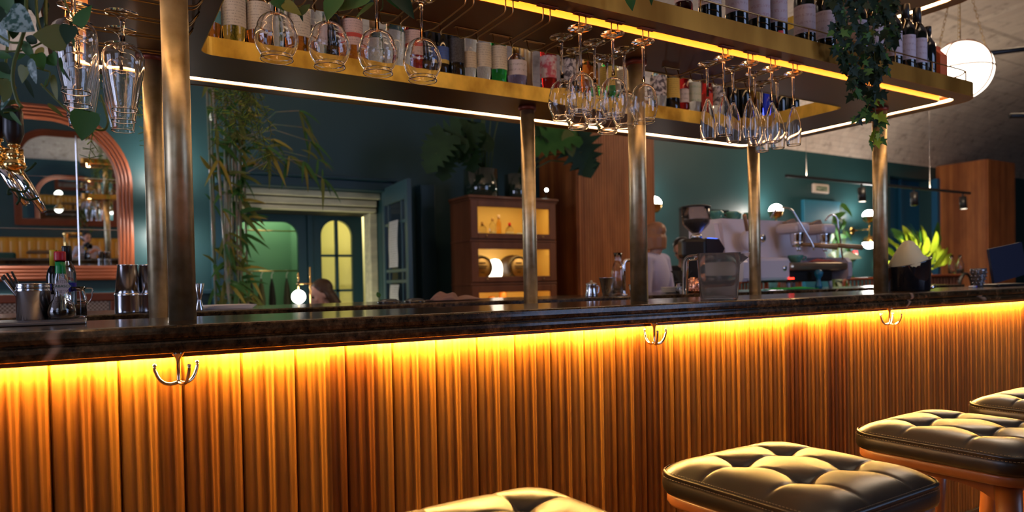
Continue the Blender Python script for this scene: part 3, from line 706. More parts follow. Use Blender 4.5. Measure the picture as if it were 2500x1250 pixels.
M['l_blue'] = label_mat('blue_yellow_label', (.05, .12, .40), band=(.03, .06), bandc=(.60, .45, .10)); M['l_mint'] = label_mat('pale_label_green_sprig', (.52, .56, .48), ink=(.04, .22, .06), lines=30)
M['l_wine'] = label_mat('wine_label', (.50, .44, .52), ink=(.25, .16, .20), lines=38); M['l_winered'] = label_mat('wine_label_red_arc', (.50, .44, .52), ink=(.30, .10, .12), lines=34)
def liquid(name, col, rough=.03): return mat(name, col, rough, trans=1.0, ior=1.36, spec=.7)
M['g_amber'] = liquid('amber_spirit', (.62, .20, .03)); M['g_green'] = liquid('green_glass', (.03, .45, .08)); M['g_clear'] = liquid('clear_spirit', (.86, .90, .90))
M['g_gold'] = liquid('gold_spirit', (.85, .55, .10)); M['g_red'] = liquid('red_spirit', (.45, .02, .02)); M['g_purple'] = liquid('violet_spirit', (.35, .30, .50))
M['g_wine'] = mat('dark_wine_glass', (.006, .007, .005), .06, spec=.7, coat=.5); M['g_black'] = mat('black_bottle_glass', (.008, .008, .009), .08, spec=.7, coat=.4); M['g_blue'] = liquid('blue_glass', (.02, .04, .6))
M['foil_gold'] = mat('gold_foil', (.65, .42, .12), .3, .9); M['cork'] = mat('cork', (.42, .25, .12), .8); M['cap_yellow'] = mat('yellow_cap', (.70, .50, .03), .4); M['cap_rd'] = mat('red_cap', (.55, .015, .03), .4)
BP = {'wine': [(0, 0), (.034, 0), (.037, .004), (.037, .185), (.034, .205), (.022, .225), (.0150, .240), (.0140, .285), (.0155, .286), (.0155, .292), (0, .293)],
      'round': [(0, 0), (.036, 0), (.039, .005), (.039, .145), (.034, .165), (.019, .182), (.0145, .195), (.0135, .225), (.0155, .226), (.0155, .232), (0, .233)],
      'slim': [(0, 0), (.026, 0), (.029, .004), (.029, .170), (.024, .195), (.014, .215), (.0120, .26), (.0135, .262), (0, .268)],
      'squat': [(0, 0), (.044, 0), (.048, .006), (.047, .10), (.040, .125), (.020, .14), (.0150, .15), (.0150, .18), (0, .181)],
      'tall': [(0, 0), (.033, 0), (.036, .004), (.036, .175), (.030, .20), (.016, .22), (.0140, .27), (.016, .272), (0, .28)],
      'mini': [(0, 0), (.026, 0), (.029, .004), (.029, .06), (.022, .075), (.012, .082), (.0105, .10), (0, .101)]}
def bottle(name, kind, loc, lb, gm, lm=None, cap=None, lz=(.05, .13), s=1.0, group=None, cat='bottle', capz=None, face=None, arc=150, square=False):
    t = thing(name, lb, cat, loc, 0, group); P = BP[kind]; seg = 4 if square else 28
    a0 = PI/4 if square else 0
    m = MB(); k = 1.3 if square else 1.0
    m.lathe([(r*s*(k if r > .02 else 1), z*s) for r, z in P], seg, smooth=not square, a0=a0, a1=a0+2*PI if square else None); m.build('body', gm, t)
    fa = math.degrees(math.atan2(-loc[1], -loc[0])) if face is None else face
    rb = max(r for r, z in P)*s
    if lm:
        m = MB()
        if square:
            q = rb*k*math.cos(PI/4)+.0006; m.b2((-q*.85, -q-.0006, lz[0]*s), (q*.85, -q, lz[1]*s))
        else:
            n = 14; vs = []
            for j in range(n+1):
                a = R(fa-arc/2+arc*j/n)
                for z in (lz[0]*s, lz[1]*s): vs.append(((rb+.0007)*math.cos(a), (rb+.0007)*math.sin(a), z))
            m.add(vs, [(2*j, 2*j+2, 2*j+3, 2*j+1) for j in range(n)], True)
        m.build('label', lm, t, fix=False)
    if cap:
        top = P[-1][1]*s; rc = .0165*s; c0 = top-(capz or .035)*s
        m = MB(); m.lathe([(0, c0), (rc, c0), (rc, top+.003), (rc*.9, top+.005), (0, top+.005)], 18); m.build('cap', cap, t)
    return t
# spirit bottles on the rear arm of the ring shelf, seen through its opening
ZB = ZT+.004; G = 'spirit bottles on the rear of the ring shelf'
row = [(528, 'round', 'g_amber', 'l_teal', 'black', 'amber whisky bottle with a teal banded label, first of the back row'), (582, 'round', 'g_gold', 'l_cream', 'cork', 'whisky bottle with long cream label, second of the back row'),
 (640, 'round', 'g_amber', 'l_cream', 'black', 'amber bottle with cream label behind the first round glass'), (694, 'slim', 'g_clear', None, 'steel', 'slim clear bottle between the first two round glasses'), (757, 'round', 'g_amber', 'l_cream', 'cork', 'squat amber bottle with cream label above the second round glass'),
 (808, 'slim', 'g_clear', 'l_white', 'black', 'slim clear bottle with white label behind the second round glass'), (838, 'slim', 'g_black', None, 'black', 'narrow black bottle between second and third round glass'), (886, 'round', 'g_amber', 'l_pink', 'black', 'amber bottle with pink and red label beside the third round glass'),
 (938, 'squat', 'g_clear', None, 'cork', 'squat clear decanter bottle behind the third round glass'), (990, 'round', 'g_clear', None, 'steel', 'clear bottle behind the fourth round glass'), (1040, 'round', 'g_red', 'l_pink', 'black', 'pinkish bottle right of the fourth round glass'),
 (1080, 'slim', 'g_black', None, 'black', 'dark slim bottle left of the blue-labelled one'), (1103, 'slim', 'g_black', 'l_blue', 'black', 'dark bottle with a blue and yellow label'), (1134, 'tall', 'g_black', 'l_black', 'black', 'black bottle with woven texture and small silver label'),
 (1166, 'slim', 'g_clear', 'l_cream', 'white', 'slim clear bottle with white cap beside the black one'), (1192, 'tall', 'g_clear', 'l_cream', 'steel', 'clear square-shouldered bottle with beige label'), (1239, 'round', 'g_green', 'l_cream', 'g_green', 'green bottle with a pale beige label'),
 (1290, 'squat', 'g_purple', 'l_white', 'foil_gold', 'violet-grey bottle with white frosted label'), (1336, 'tall', 'g_red', 'l_pinkfloral', 'cap_rd', 'pink floral bottle at the right end of the wide gap'), (1384, 'tall', 'g_black', 'l_floral', 'black', 'black and white floral bottle behind the balloon glasses'),
 (1436, 'round', 'g_amber', None, 'foil_gold', 'bronze rounded bottle behind the balloon glasses'), (1482, 'round', 'g_green', 'l_yellow', 'g_green', 'green capped bottle with yellow label behind the balloon glasses'), (1522, 'tall', 'g_clear', 'l_cream', 'white', 'cream labelled bottle left of the middle post'),
 (1604, 'round', 'g_clear', 'l_floral', 'steel', 'clear bottle just right of the middle post'), (1636, 'round', 'g_black', 'l_yellow', 'foil_gold', 'dark bottle with a gold-yellow label right of the middle post'), (1664, 'slim', 'g_red', 'l_white', 'black', 'dark red bottle with a white and red label'),
 (1690, 'tall', 'g_clear', 'l_mint', 'black', 'clear bottle with a pale label and green sprig'), (1722, 'slim', 'g_red', 'l_red', 'cap_rd', 'bright red bottle behind the first flutes'), (1748, 'tall', 'g_clear', 'l_floral', 'steel', 'grey patterned bottle behind the flutes'),
 (1782, 'tall', 'g_black', None, 'steel', 'black bottle with silver top behind the flutes'), (1812, 'wine', 'g_wine', None, 'black', 'dark wine bottle left of the blue-capped one'), (1838, 'slim', 'g_gold', None, 'foil_gold', 'gold tinted bottle behind the second flute pair'),
 (1868, 'slim', 'g_blue', None, 'l_blue', 'bottle with a blue top behind the flutes'), (1900, 'wine', 'g_wine', None, 'black', 'dark wine bottle right of the blue-topped one'), (1932, 'wine', 'g_wine', None, 'black', 'last dark wine bottle of the back row')]
RAD = {'round': .0395, 'slim': .0295, 'tall': .0365, 'squat': .0460, 'wine': .0375, 'mini': .0295}
xs = [at(q[0], 100, 2.475).x for q in row]; rad = [RAD[q[1]] for q in row]
for _ in range(60):
    for a in range(len(xs)):
        if abs(xs[a]-1.60) < rad[a]+.03: xs[a] = 1.60+(rad[a]+.031)*(1 if xs[a] > 1.6 else -1)
        if a and xs[a]-xs[a-1] < rad[a]+rad[a-1]+.0015:
            d_ = (rad[a]+rad[a-1]+.0015-(xs[a]-xs[a-1]))/2; xs[a] += d_; xs[a-1] -= d_
for i, (px, kd, gm, lm, cp, lb) in enumerate(row):
    x = xs[i]
    lz = (.056, .15) if kd in ('tall', 'round') else (.045, .11)
    bottle('spirit_bottle', kd, (x, 2.47, ZB), lb, M[gm], M[lm] if lm else None, M[cp], lz=lz, s=1.0 if kd != 'squat' else .95, group=G)
# wine bottles on the front arm of the shelf
GW = 'wine bottles behind the shelf rail at the top'
wine = [(1668, 'mini', 'g_red', 'l_pink', 'small bottle with a pink label leftmost behind the rail'), (1732, 'wine', 'g_wine', 'l_white', 'first dark wine bottle behind the rail, label above'), (1798, 'wine', 'g_wine', 'l_wine', 'second dark wine bottle with a white label'),
        (1852, 'wine', 'g_wine', 'l_winered', 'third wine bottle, white label crossed by a red arc'), (1894, 'wine', 'g_wine', 'l_winered', 'fourth wine bottle, white label with a red arc'), (1963, 'wine', 'g_wine', 'l_wine', 'wine bottle with a tall white label and red crest left of the ivy'),
        (2013, 'wine', 'g_wine', 'l_wine', 'wine bottle with white label next to the small red one'), (2090, 'wine', 'g_wine', 'l_wine', 'wine bottle half hidden behind the hanging ivy'), (2130, 'wine', 'g_wine', 'l_wine', 'wine bottle at the right side of the ivy, mostly hidden'),
        (2176, 'wine', 'g_wine', 'l_wine', 'first clear wine bottle right of the ivy'), (2209, 'wine', 'g_wine', 'l_wine', 'second wine bottle right of the ivy'), (2237, 'wine', 'g_wine', 'l_wine', 'last wine bottle before the black jar')]
for i, (px, kd, gm, lm, lb) in enumerate(wine):
    p = at(px, 80, 1.615); s = 1.0
    bottle('wine_bottle', kd, (p.x, 1.612, ZT+.004), lb, M[gm], M[lm], M['black'] if kd == 'wine' else M['cap_rd'], lz=(.065, .165) if i not in (1, 2, 3, 4) else (.075, .18), s=s, group=GW, capz=.06)
p = at(1924, 80, 1.56); bottle('spirit_bottle', 'mini', (p.x, 1.60, ZT+.004), 'tiny bottle with a coral red label beside the ivy', M['g_gold'], mat('coral_label', (.80, .08, .08), .5), M['foil_gold'], lz=(.02, .055), s=.8)
p = at(2262, 120, 1.615); bottle('black_jar', 'wine', (p.x+.012, 1.615, ZT+.004), 'wide black bottle with short neck near the shelf end', M['g_black'], None, M['black'], s=.80, group=None)
p = at(2288, 120, 1.62); t = thing('orange_carton', 'orange carton with gabled top at the right end of the shelf', 'carton', (p.x, 1.62, ZT+.004))
m = MB(); m.b2((-.028, -.028, 0), (.028, .028, .125), b=.002); m.build('box', mat('orange_carton', (.62, .12, .03), .5), t)
m = MB(); vs = [(-.028, -.028, .125), (.028, -.028, .125), (.028, .028, .125), (-.028, .028, .125), (-.028, 0, .158), (.028, 0, .158), (-.028, 0, .172), (.028, 0, .172)]
m.add(vs, [(0, 1, 5, 4), (2, 3, 4, 5), (0, 4, 3), (1, 2, 5), (4, 5, 7, 6)]); m.build('gable', mat('orange_gable', (.55, .10, .03), .5), t)
# wire-framed clip lanterns between the wine bottles
for px, lb in ((1925-0, None),):
    pass
p = at(1921, 40, 1.58)
# ------------------------------------------------------------------ things on the front counter
def small(name, lb, cat, loc, parts, rz=0, group=None):
    t = thing(name, lb, cat, loc, rz, group)
    for nm, mb, mt in parts: mb.build(nm, mt, t)
    return t
ZC = 1.1005
def L(prof, seg=32): return MB().lathe(prof, seg)
# rubber bar mat and steel rail
m = MB(); m.b2((-.36, 1.80, 1.1003), (-.015, 1.99, 1.107), b=.002)
for i in range(9): m.b2((-.35, 1.81+i*.02, 1.107), (-.02, 1.818+i*.02, 1.1092))
prop(m.build('bar_mat', M['steel_dull'], None), 'ribbed metal drip tray at the left end of the counter', 'tray')
zt = 1.1098
cup = thing('straw_cup', 'brushed steel cup holding black straws, leftmost on the counter', 'cup', (-.118, 1.93, zt))
L([(0, 0), (.0335, 0), (.0335, .062), (.0360, .064), (.0365, .068), (.0350, .070), (.0365, .072), (.0365, .076), (.0350, .078), (.0362, .080), (.0360, .083), (.0340, .083), (.0325, .060), (.0325, .004), (0, .004)]).build('body', M['steel'], cup)
for i in range(6):
    st = thing('straw', 'x', 'straw', (-.118, 1.93, zt+.006)); a = R(150+i*14); tl = .32+.03*i
    MB().tube([(0, 0, 0), (math.cos(a)*.110*tl*1.3, math.sin(a)*.02, .105-.004*i)], .0024, 8).build('tube', M['black'] if i < 5 else M['steel_dull'], st)
    prop(st, ('black straw leaning farthest left out of the steel cup', 'black straw second from the left in the steel cup', 'black straw third from the left in the steel cup', 'black straw fourth from the left in the steel cup', 'black straw standing steepest in the steel cup', 'grey metal straw at the right in the steel cup')[i], 'straw', 'straws in the steel cup')
bottle('bitters_bottle', 'slim', (-.078, 1.985, 1.1005+.006), 'bitters bottle with a yellow cap and oversized white paper wrap', M['g_black'], M['l_white'], M['cap_yellow'], lz=(.02, .10), s=.60, capz=.055)
bitt = COL.objects
bottle('bitters_bottle', 'slim', (-.052, 2.00-.03, zt), 'slim bottle with black top and blue band behind the sauce bottle', M['g_clear'], mat('blue_label', (.02, .02, .45), .5), M['black'], lz=(.10, .135), s=.62, capz=.05)
t = thing('hot_sauce_bottle', 'hot sauce bottle with red cap and green neck, little sauce left', 'bottle', (-.0855+.022, 1.905, zt))
gl = [(0, .001), (.022, .001), (.0275, .006), (.0285, .018), (.0255, .032), (.0165, .046), (.0135, .058), (.0150, .066), (.0145, .092), (.0105, .106), (.0095, .128), (.0095, .134)]
L(gl+[(.0085, .134), (.0085, .128), (.0095, .105), (.0133, .091), (.0138, .066), (.0123, .058), (.0153, .046), (.0243, .032), (.0272, .018), (.0262, .008), (.021, .003), (0, .003)]).build('body', M['glass'], t)
L([(0, .0035), (.0205, .0035), (.0258, .0085), (.0266, .018), (.0262, .0205), (0, .0205)]).build('sauce', mat('dark_sauce', (.035, .004, .003), .12), t)
L([(.0108, .104), (.0103, .118), (.0103, .131), (.0098, .131), (.0098, .104)], 24).build('neck_band', mat('green_band', (.0, .28, .06), .35), t)
L([(0, .134), (.0118, .134), (.0120, .136), (.0120, .152), (.0108, .155), (0, .155)], 24).build('cap', M['cap_rd'], t)
m = MB(); q = .017; m.add([(-q, 0, .075), (0, 0, .052), (q, 0, .075), (0, 0, .098)], [(0, 1, 2, 3)])
a = math.atan2(-1.905, .0635); o = m.build('label', M['l_white'], t); o.location = (.0030, -.0168, 0); o.rotation_euler = (0, 0, R(10))
tx = bpy.data.curves.new('txt', 'FONT'); tx.body = 'TABASCO'; tx.size = .0088; tx.align_x = 'CENTER'; tx.align_y = 'CENTER'
to = bpy.data.objects.new('lettering', tx); me = bpy.data.meshes.new_from_object(to); bpy.data.objects.remove(to)
me.materials.append(mat('green_ink', (.01, .12, .05), .5)); to = bpy.data.objects.new('lettering', me); COL.objects.link(to); to.parent = o; to.location = (0, -.0006, .075); to.rotation_euler = (R(90), 0, 0)
# small glass jug with dark syrup beside the sauce bottle
t = thing('syrup_jug', 'small glass jug with square handle right of the hot sauce', 'jug', (-.0345, 1.965, zt))
L([(0, 0), (.019, 0), (.020, .004), (.021, .045), (.017, .062), (.017, .074), (.0155, .074), (.0155, .062), (.0192, .045), (.0185, .004), (0, .003)]).build('body', M['glass'], t)
L([(0, .0035), (.0178, .0045), (.0184, .030), (0, .030)]).build('syrup', mat('amber_syrup', (.30, .09, .01), .1), t)
MB().tube(bend([(.016, 0, .070), (.034, 0, .070), (.030, 0, .045), (.0195, 0, .030)], 4, .006), .0016, 8).build('handle', M['glass'], t)
# far-left taps hanging from the left end of the shelf
def beer_tap(x, y, z, lb, sc=1.0):
    t = thing('beer_tap', lb, 'tap', (x, y, z)); Mx = Matrix.Scale(sc, 4)
    MB().lathe([(0, .10), (.013, .10), (.016, .09), (.017, .05), (.012, .035), (.009, .03), (0, .03)], 20, M=Mx).build('handle', M['black'], t)
    MB().lathe([(0, .03), (.010, .03), (.011, .026), (.007, .024), (.007, .018), (.013, .014), (.014, .006), (.010, .002), (.017, -.004), (.020, -.012), (.014, -.02), (.010, -.024), (0, -.026)], 20, M=Mx).build('valve', M['brass_bright'], t)
    MB().tube([(0, .0, -.01), (0, .06, -.004), (0, .075, -.004)], .011*sc, 12).build('shank', M['brass_bright'], t)
    MB().tube([(0, 0, -.016), (.022*sc, -.012, -.055*sc), (.045*sc, -.024, -.098*sc)], [.0115*sc, .0095*sc, .006*sc], 14).build('spout', M['chrome'], t)
    return t
# ------------------------------------------------------------------ right part of the front counter
jug = thing('measuring_jug', 'clear grey plastic measuring jug with handle on the counter', 'jug', (1.865, 1.70, ZC), R(-42))
M['smoke'] = mat('smoky_plastic', (.80, .78, .74), .10, trans=.90, ior=1.12, spec=.7)
pr = rr(-.068, -.062, .068, .062, .028, 5); n = len(pr); vs = []
for s, z in ((.86, 0), (.90, .004), (.985, .10), (1.04, .158), (1.055, .160), (1.0, .160), (.965, .10), (.87, .006), (0, .006)):
    vs += [(x*s, y*s, z) for x, y in pr]
m = MB(); m.add(vs, [(a*n+j, a*n+(j+1) % n, (a+1)*n+(j+1) % n, (a+1)*n+j) for a in range(8) for j in range(n)]+[tuple(range(n))[::-1]], True); m.build('body', M['smoke'], jug)
m = MB(); m.add([(.066, -.025, .158), (.066, .025, .158), (.105, -.012, .160), (.105, .012, .160), (.068, -.020, .118), (.068, .020, .118), (.100, -.010, .143), (.100, .010, .143)], [(0, 4, 6, 2), (1, 3, 7, 5), (4, 5, 7, 6), (2, 6, 7, 3)]); m.build('spout', M['smoke'], jug)
m = MB(); m.tube(bend([(-.064, 0, .148), (-.112, 0, .150), (-.116, 0, .05), (-.112, 0, .012)], 5, .02), [.011]*20, 10) if False else m.tube(bend([(-.064, 0, .148), (-.110, 0, .148), (-.114, 0, .02)], 5, .025), .0105, 10)
m.build('handle', M['smoke'], jug)
bn = thing('coffee_bin', 'black open knock bin with a paper filter cone standing in it', 'bin', (3.13, 1.745, ZC), R(10))
tilt = .022
vs = []; K = 36
for r, z, tl in ((0, 0, 0), (.080, 0, 0), (.083, .004, 0), (.086, .125, 1), (.088, .130, 1), (.084, .130, 1), (.080, .01, 0), (0, .01, 0)):
    for k in range(K):
        a = 2*PI*k/K; vs.append((r*math.cos(a), r*math.sin(a), z+tl*tilt*math.cos(a-R(-30))))
m = MB(); m.add(vs, [(a*K+k, (a+1)*K+k, (a+1)*K+(k+1) % K, a*K+(k+1) % K) for a in range(7) for k in range(K)], True); m.build('body', mat('glossy_black', (.010, .010, .013), .12, coat=.5), bn)
m = MB(); m.tube([(.055, -.065, .012), (.092, -.075, .018)], .008, 10); m.build('spigot', M['chrome'], bn)
fc = thing('paper_filter', 'large pale paper cone standing in the black bin', 'filter', (3.13, 1.745, ZC+.012), R(10)); K = 36; vs = []
for r, z in ((.074, .0), (.080, .118), (.072, .15), (.052, .182), (.026, .208), (.012, .212), (0, .214)):
    for k in range(K):
        a = 2*PI*k/K; w = 1+.05*math.sin(3*a+z*20); vs.append((r*math.cos(a)*w-.01*z/.2, r*math.sin(a)*w*(1 if z < .13 else .75), z+(.02*math.cos(a+R(30)) if .1 < z < .13 else 0)))
m = MB(); m.add(vs, [(a*K+k, (a+1)*K+k, (a+1)*K+(k+1) % K, a*K+(k+1) % K) for a in range(6) for k in range(K)], True); m.build('cone', mat('filter_paper', (.62, .56, .34), .75), fc)
t = thing('till_screen', 'dark navy tablet screen seen from behind at the right counter end', 'screen', (4.27, 1.84, ZC), R(4))
m = MB(); Mx = Matrix.Rotation(R(-8), 4, 'X'); pr = rr(-.20, 0, .26, .185, .010, 4); m.prism(pr, -.006, .006, M=Mx @ Matrix(((1, 0, 0, 0), (0, 0, 1, 0), (.10, 1, 0, .036), (0, 0, 0, 1)))); m.build('housing', M['navy'], t)
m = MB(); m.b2((-.16, -.01, 0), (.22, .10, .012), b=.004); m.build('stand', M['black'], t)
t = thing('studded_glass', 'dark studded glass tumbler left of the navy screen', 'glass', (3.985, 1.86, ZC)); pf = [(0, 0), (.020, 0), (.021, .01), (.030, .045), (.037, .085), (.037, .098), (.034, .098), (.028, .045), (.018, .012), (0, .01)]
m = MB(); m.lathe(pf, 28)
for a in range(10):
    for k, (r, z) in enumerate(((.0250, .022), (.0295, .040), (.0335, .058), (.0365, .076))):
        an = R(a*36+(k % 2)*18); m.ell((r*math.cos(an), r*math.sin(an), z), .0052, 8, 6)
m.build('body', mat('smoky_studded_glass', (.20, .19, .20), .05, metal=.6, spec=.8), t)
t = thing('wrapped_mint', 'small white wrapped packet with purple print beside the studded glass', 'packet', (3.80, 1.80, ZC), R(12)); m = MB(); m.box((0, 0, .005), (.075, .022, .009), b=.003); m.build('packet', M['white'], t)
m = MB(); m.box((.022, 0, .0052), (.028, .0226, .0094), b=.003); m.build('print', mat('purple_print', (.12, .08, .45), .5), t)
# ------------------------------------------------------------------ things on the far counter
ZF = 1.0955
def shaker(x, y, lb, s=1.0):
    t = thing('cocktail_shaker', lb, 'shaker', (x, y, ZF))
    L([(0, 0), (.040*s, 0), (.0405*s, .003), (.0405*s, .055*s), (.0415*s, .058*s), (.0415*s, .063*s), (.040*s, .066*s), (0, .066*s)]).build('lower_tin', M['steel'], t)
    L([(0, .066*s), (.039*s, .066*s), (.0295*s, .158*s), (.0305*s, .160*s), (.030*s, .163*s), (.027*s, .163*s), (.026*s, .150*s), (0, .150*s)]).build('upper_tin', M['steel'], t); return t
p = at(314, 768, 2.68); shaker(p.x, 2.68, 'steel cocktail shaker tins stacked upright left of the brass posts')
p = at(366, 768, 2.70); shaker(p.x, 2.70, 'second steel shaker half hidden by the rear left post')
p = at(487, 762, 2.69); t = thing('jigger', 'steel jigger measure just right of the big front post', 'jigger', (p.x, 2.69, ZF))
L([(0, .003), (.017, 0), (.0175, .002), (.0065, .036), (.0070, .040), (.019, .094), (.0185, .095), (.006, .042), (0, .040)]).build('body', M['steel'], t)
for px, lb in ((430, None),): pass
t = thing('paper_stack', 'low stack of papers lying on the far counter', 'papers', (.42, 2.80, ZF))
for i in range(4):
    m = MB(); m.box((.01*i-.01, 0, .002+.0035*i), (.20-.015*i, .14, .003), M=Matrix.Rotation(R(i*3), 4, 'Z')); m.build('sheet', M['paper'], t)
# left-over black bar trays, hat shaped cloths
m = MB(); m.lathe([(0, .018), (.03, .016), (.046, .006), (.050, 0), (0, 0)], 24)
prop(m.build('upturned_bowl', M['g_black'], None, loc=(1.075, 2.80, ZF)), 'shiny dark upturned bowl left of the crumpled cloth', 'bowl')
m = MB(); m.lathe([(0, .018), (.03, .016), (.046, .006), (.050, 0), (0, 0)], 24)
prop(m.build('upturned_bowl', M['g_black'], None, loc=(1.195, 2.80, ZF)), 'second shiny dark upturned bowl, nearer the crumpled cloth', 'bowl')
def cloth(name, lb, loc, sx, sy, hgts, mt, seed, cat='cloth'):
    rnd = random.Random(seed); n = 14; vs = []
    for j in range(n+1):
        for i in range(n+1):
            u, v = i/n*2-1, j/n*2-1; e = max(0, 1-(u*u+v*v)**1.2)
            h = hgts*(e**.7)*(.55+.45*math.sin(3.1*u+seed)*math.cos(2.7*v+seed*2))+.003; k = 1+.10*math.sin(5*math.atan2(v, u)+seed)
            vs.append((u*sx*k, v*sy*k, h))
    m = MB(); m.add(vs, [(j*(n+1)+i, j*(n+1)+i+1, (j+1)*(n+1)+i+1, (j+1)*(n+1)+i) for j in range(n) for i in range(n)], True)
    o = m.build(name, mt, None, loc=loc); md = o.modifiers.new('s', 'SOLIDIFY'); md.thickness = .003; md.offset = 1
    return prop(o, lb, cat)
cloth('bar_cloth', 'crumpled mauve grey cloth heaped on the far counter', (1.345, 2.82, ZF), .06, .05, .052, mat('mauve_cloth', (.22, .13, .11), .9), 2)
cloth('bar_cloth', 'flat folded mauve cloth right of the crumpled one', (1.465, 2.84, ZF), .075, .05, .018, mat('mauve_cloth_flat', (.25, .15, .12), .9), 5)
cloth('bar_cloth', 'bright green cloth lying under the coffee machine', (3.60, 2.705, ZF), .19, .05, .016, mat('green_cloth', (.03, .42, .06), .9), 1)
# milk pot, cone cup, carafe, tap, small cup
p = at(1444, 722, 2.72); t = thing('milk_pot', 'small lidded steel milk pot left of the cone cup', 'pot', (p.x, 2.72, ZF))
L([(0, 0), (.030, 0), (.031, .003), (.026, .030), (.025, .056), (.027, .060), (0, .060)]).build('body', M['steel'], t)
L([(.028, .060), (.028, .063), (.018, .068), (.005, .071), (.006, .078), (0, .080)]).build('lid', M['steel_dull'], t)
MB().tube(bend([(.024, 0, .052), (.046, 0, .052), (.044, 0, .018), (.027, 0, .014)], 4, .01), .003, 8).build('handle', M['steel'], t)
p = at(1483, 722, 2.76); t = thing('mixing_cup', 'tapered steel cup standing beside the glass carafe', 'cup', (p.x, 2.76, ZF))
L([(0, 0), (.024, 0), (.025, .003), (.042, .090), (.044, .092), (.040, .092), (.023, .005), (0, .005)]).build('body', M['steel'], t)
p = at(1510, 720, 2.84); t = thing('carafe', 'clear glass carafe with a flared neck by the chrome tap', 'carafe', (p.x, 2.84, ZF))
L([(0, 0), (.032, 0), (.034, .004), (.034, .12), (.030, .145), (.018, .175), (.0175, .19), (.023, .222), (.0215, .222), (.0160, .19), (.0165, .175), (.0285, .145), (.0325, .12), (.0322, .006), (0, .005)]).build('body', M['glass'], t)
p = at(1524, 722, 2.70); t = thing('water_tap', 'chrome square-arched water tap behind the middle post', 'tap', (p.x, 2.70, ZF))
MB().tube(bend([(0, 0, 0), (0, 0, .178), (.105, 0, .178), (.105, 0, .155)], 6, .03), .0085, 14).build('spout', M['chrome'], t)
L([(0, 0), (.016, 0), (.016, .006), (0, .006)], 20).build('base', M['chrome'], t)
p = at(1541, 722, 2.78); t = thing('shot_cup', 'small grey steel cup just left of the middle post', 'cup', (p.x, 2.76, ZF)); L([(0, 0), (.018, 0), (.026, .055), (.024, .055), (.016, .004), (0, .004)]).build('body', M['steel_dull'], t)
def cup_obj(name, lb, x, y, z, r, h, mt, handle=True, rz=0, cat='cup'):
    t = thing(name, lb, cat, (x, y, z), rz)
    L([(0, 0), (r*.55, 0), (r*.6, h*.05), (r*.92, h*.45), (r, h*.8), (r*1.0, h), (r*.94, h), (r*.86, h*.45), (r*.5, h*.12), (0, h*.1)]).build('bowl', mt, t)
    if handle: MB().tube(bend([(r*.9, 0, h*.85), (r*1.45, 0, h*.8), (r*1.4, 0, h*.35), (r*.85, 0, h*.35)], 4, .01), r*.09, 8).build('handle', mt, t)
    return t
M['mint_cup'] = mat('green_ceramic', (.07, .25, .19), .2, coat=.4)
for px, nm, lb, mt in ((1592+66, 'creamer_pod', 'white creamer pod lying nearest the middle post', M['white']), (1683, 'creamer_pod', 'white creamer pod by the dark red pouch', M['white']), (1722, 'creamer_pod', 'white creamer pod by the teal pouch', M['white'])):
    p = at(px, 720, 2.70); m = MB(); m.lathe([(0, 0), (.017, 0), (.021, .018), (.024, .020), (.024, .022), (0, .022)], 20, M=Matrix.Rotation(R(20 if px > 1660 else 0), 4, 'Y')); prop(m.build(nm, mt, None, loc=(p.x, 2.67, ZF+(.009 if px > 1660 else 0))), lb, 'creamer')
for px, lb, c in ((1672, 'small dark red pouch among the creamer pods', (.20, .01, .02)), (1705, 'small teal pouch among the creamer pods', (.0, .22, .26))):
    p = at(px, 718, 2.75); m = MB(); m.ell((0, 0, .014), (.026, .014, .015), 14, 8); prop(m.build('sauce_pouch', mat('pouch', c, .4), None, loc=(p.x, 2.76, ZF)), lb, 'pouch')
t = thing('saucer_stack', 'stack of pale saucers behind the creamer pods', 'saucers', (at(1640, 705, 2.86).x, 2.86, ZF))
for i in range(5): L([(0, .006*i), (.03, .006*i), (.062-.003*(i % 2), .006*i+.008), (.060, .006*i+.010), (.028, .006*i+.003), (0, .006*i+.003)]).build('saucer', M['white'], t)
p = at(1700, 712, 2.66); t = thing('copper_glass', 'hammered copper tumbler shining inside the jug handle gap', 'glass', (p.x, 2.665, ZF)); m = MB(); m.lathe([(0, 0), (.033, 0), (.037, .03), (.037, .085), (.034, .085), (.030, .005), (0, .005)], 30)
for a in range(16):
    for k in range(6): an = R(a*22.5+(k % 2)*11.25); m.ell((.0365*math.cos(an), .0365*math.sin(an), .015+.012*k), .0050, 6, 4)
m.build('body', mat('hammered_copper', (.95, .50, .34), .14, 1.0), t)
p = at(1664, 712, 2.78); t = thing('coffee_dripper', 'black filter dripper on a small glass server', 'dripper', (p.x-.02, 2.76, ZF))
L([(0, 0), (.030, 0), (.034, .02), (.026, .05), (.024, .058), (.022, .058), (.024, .05), (.032, .02), (.028, .004), (0, .004)]).build('server', M['glass'], t)
L([(.010, .060), (.036, .062), (.036, .066), (.016, .068), (.058, .122), (.055, .122), (.008, .070)]).build('cone', M['black'], t)
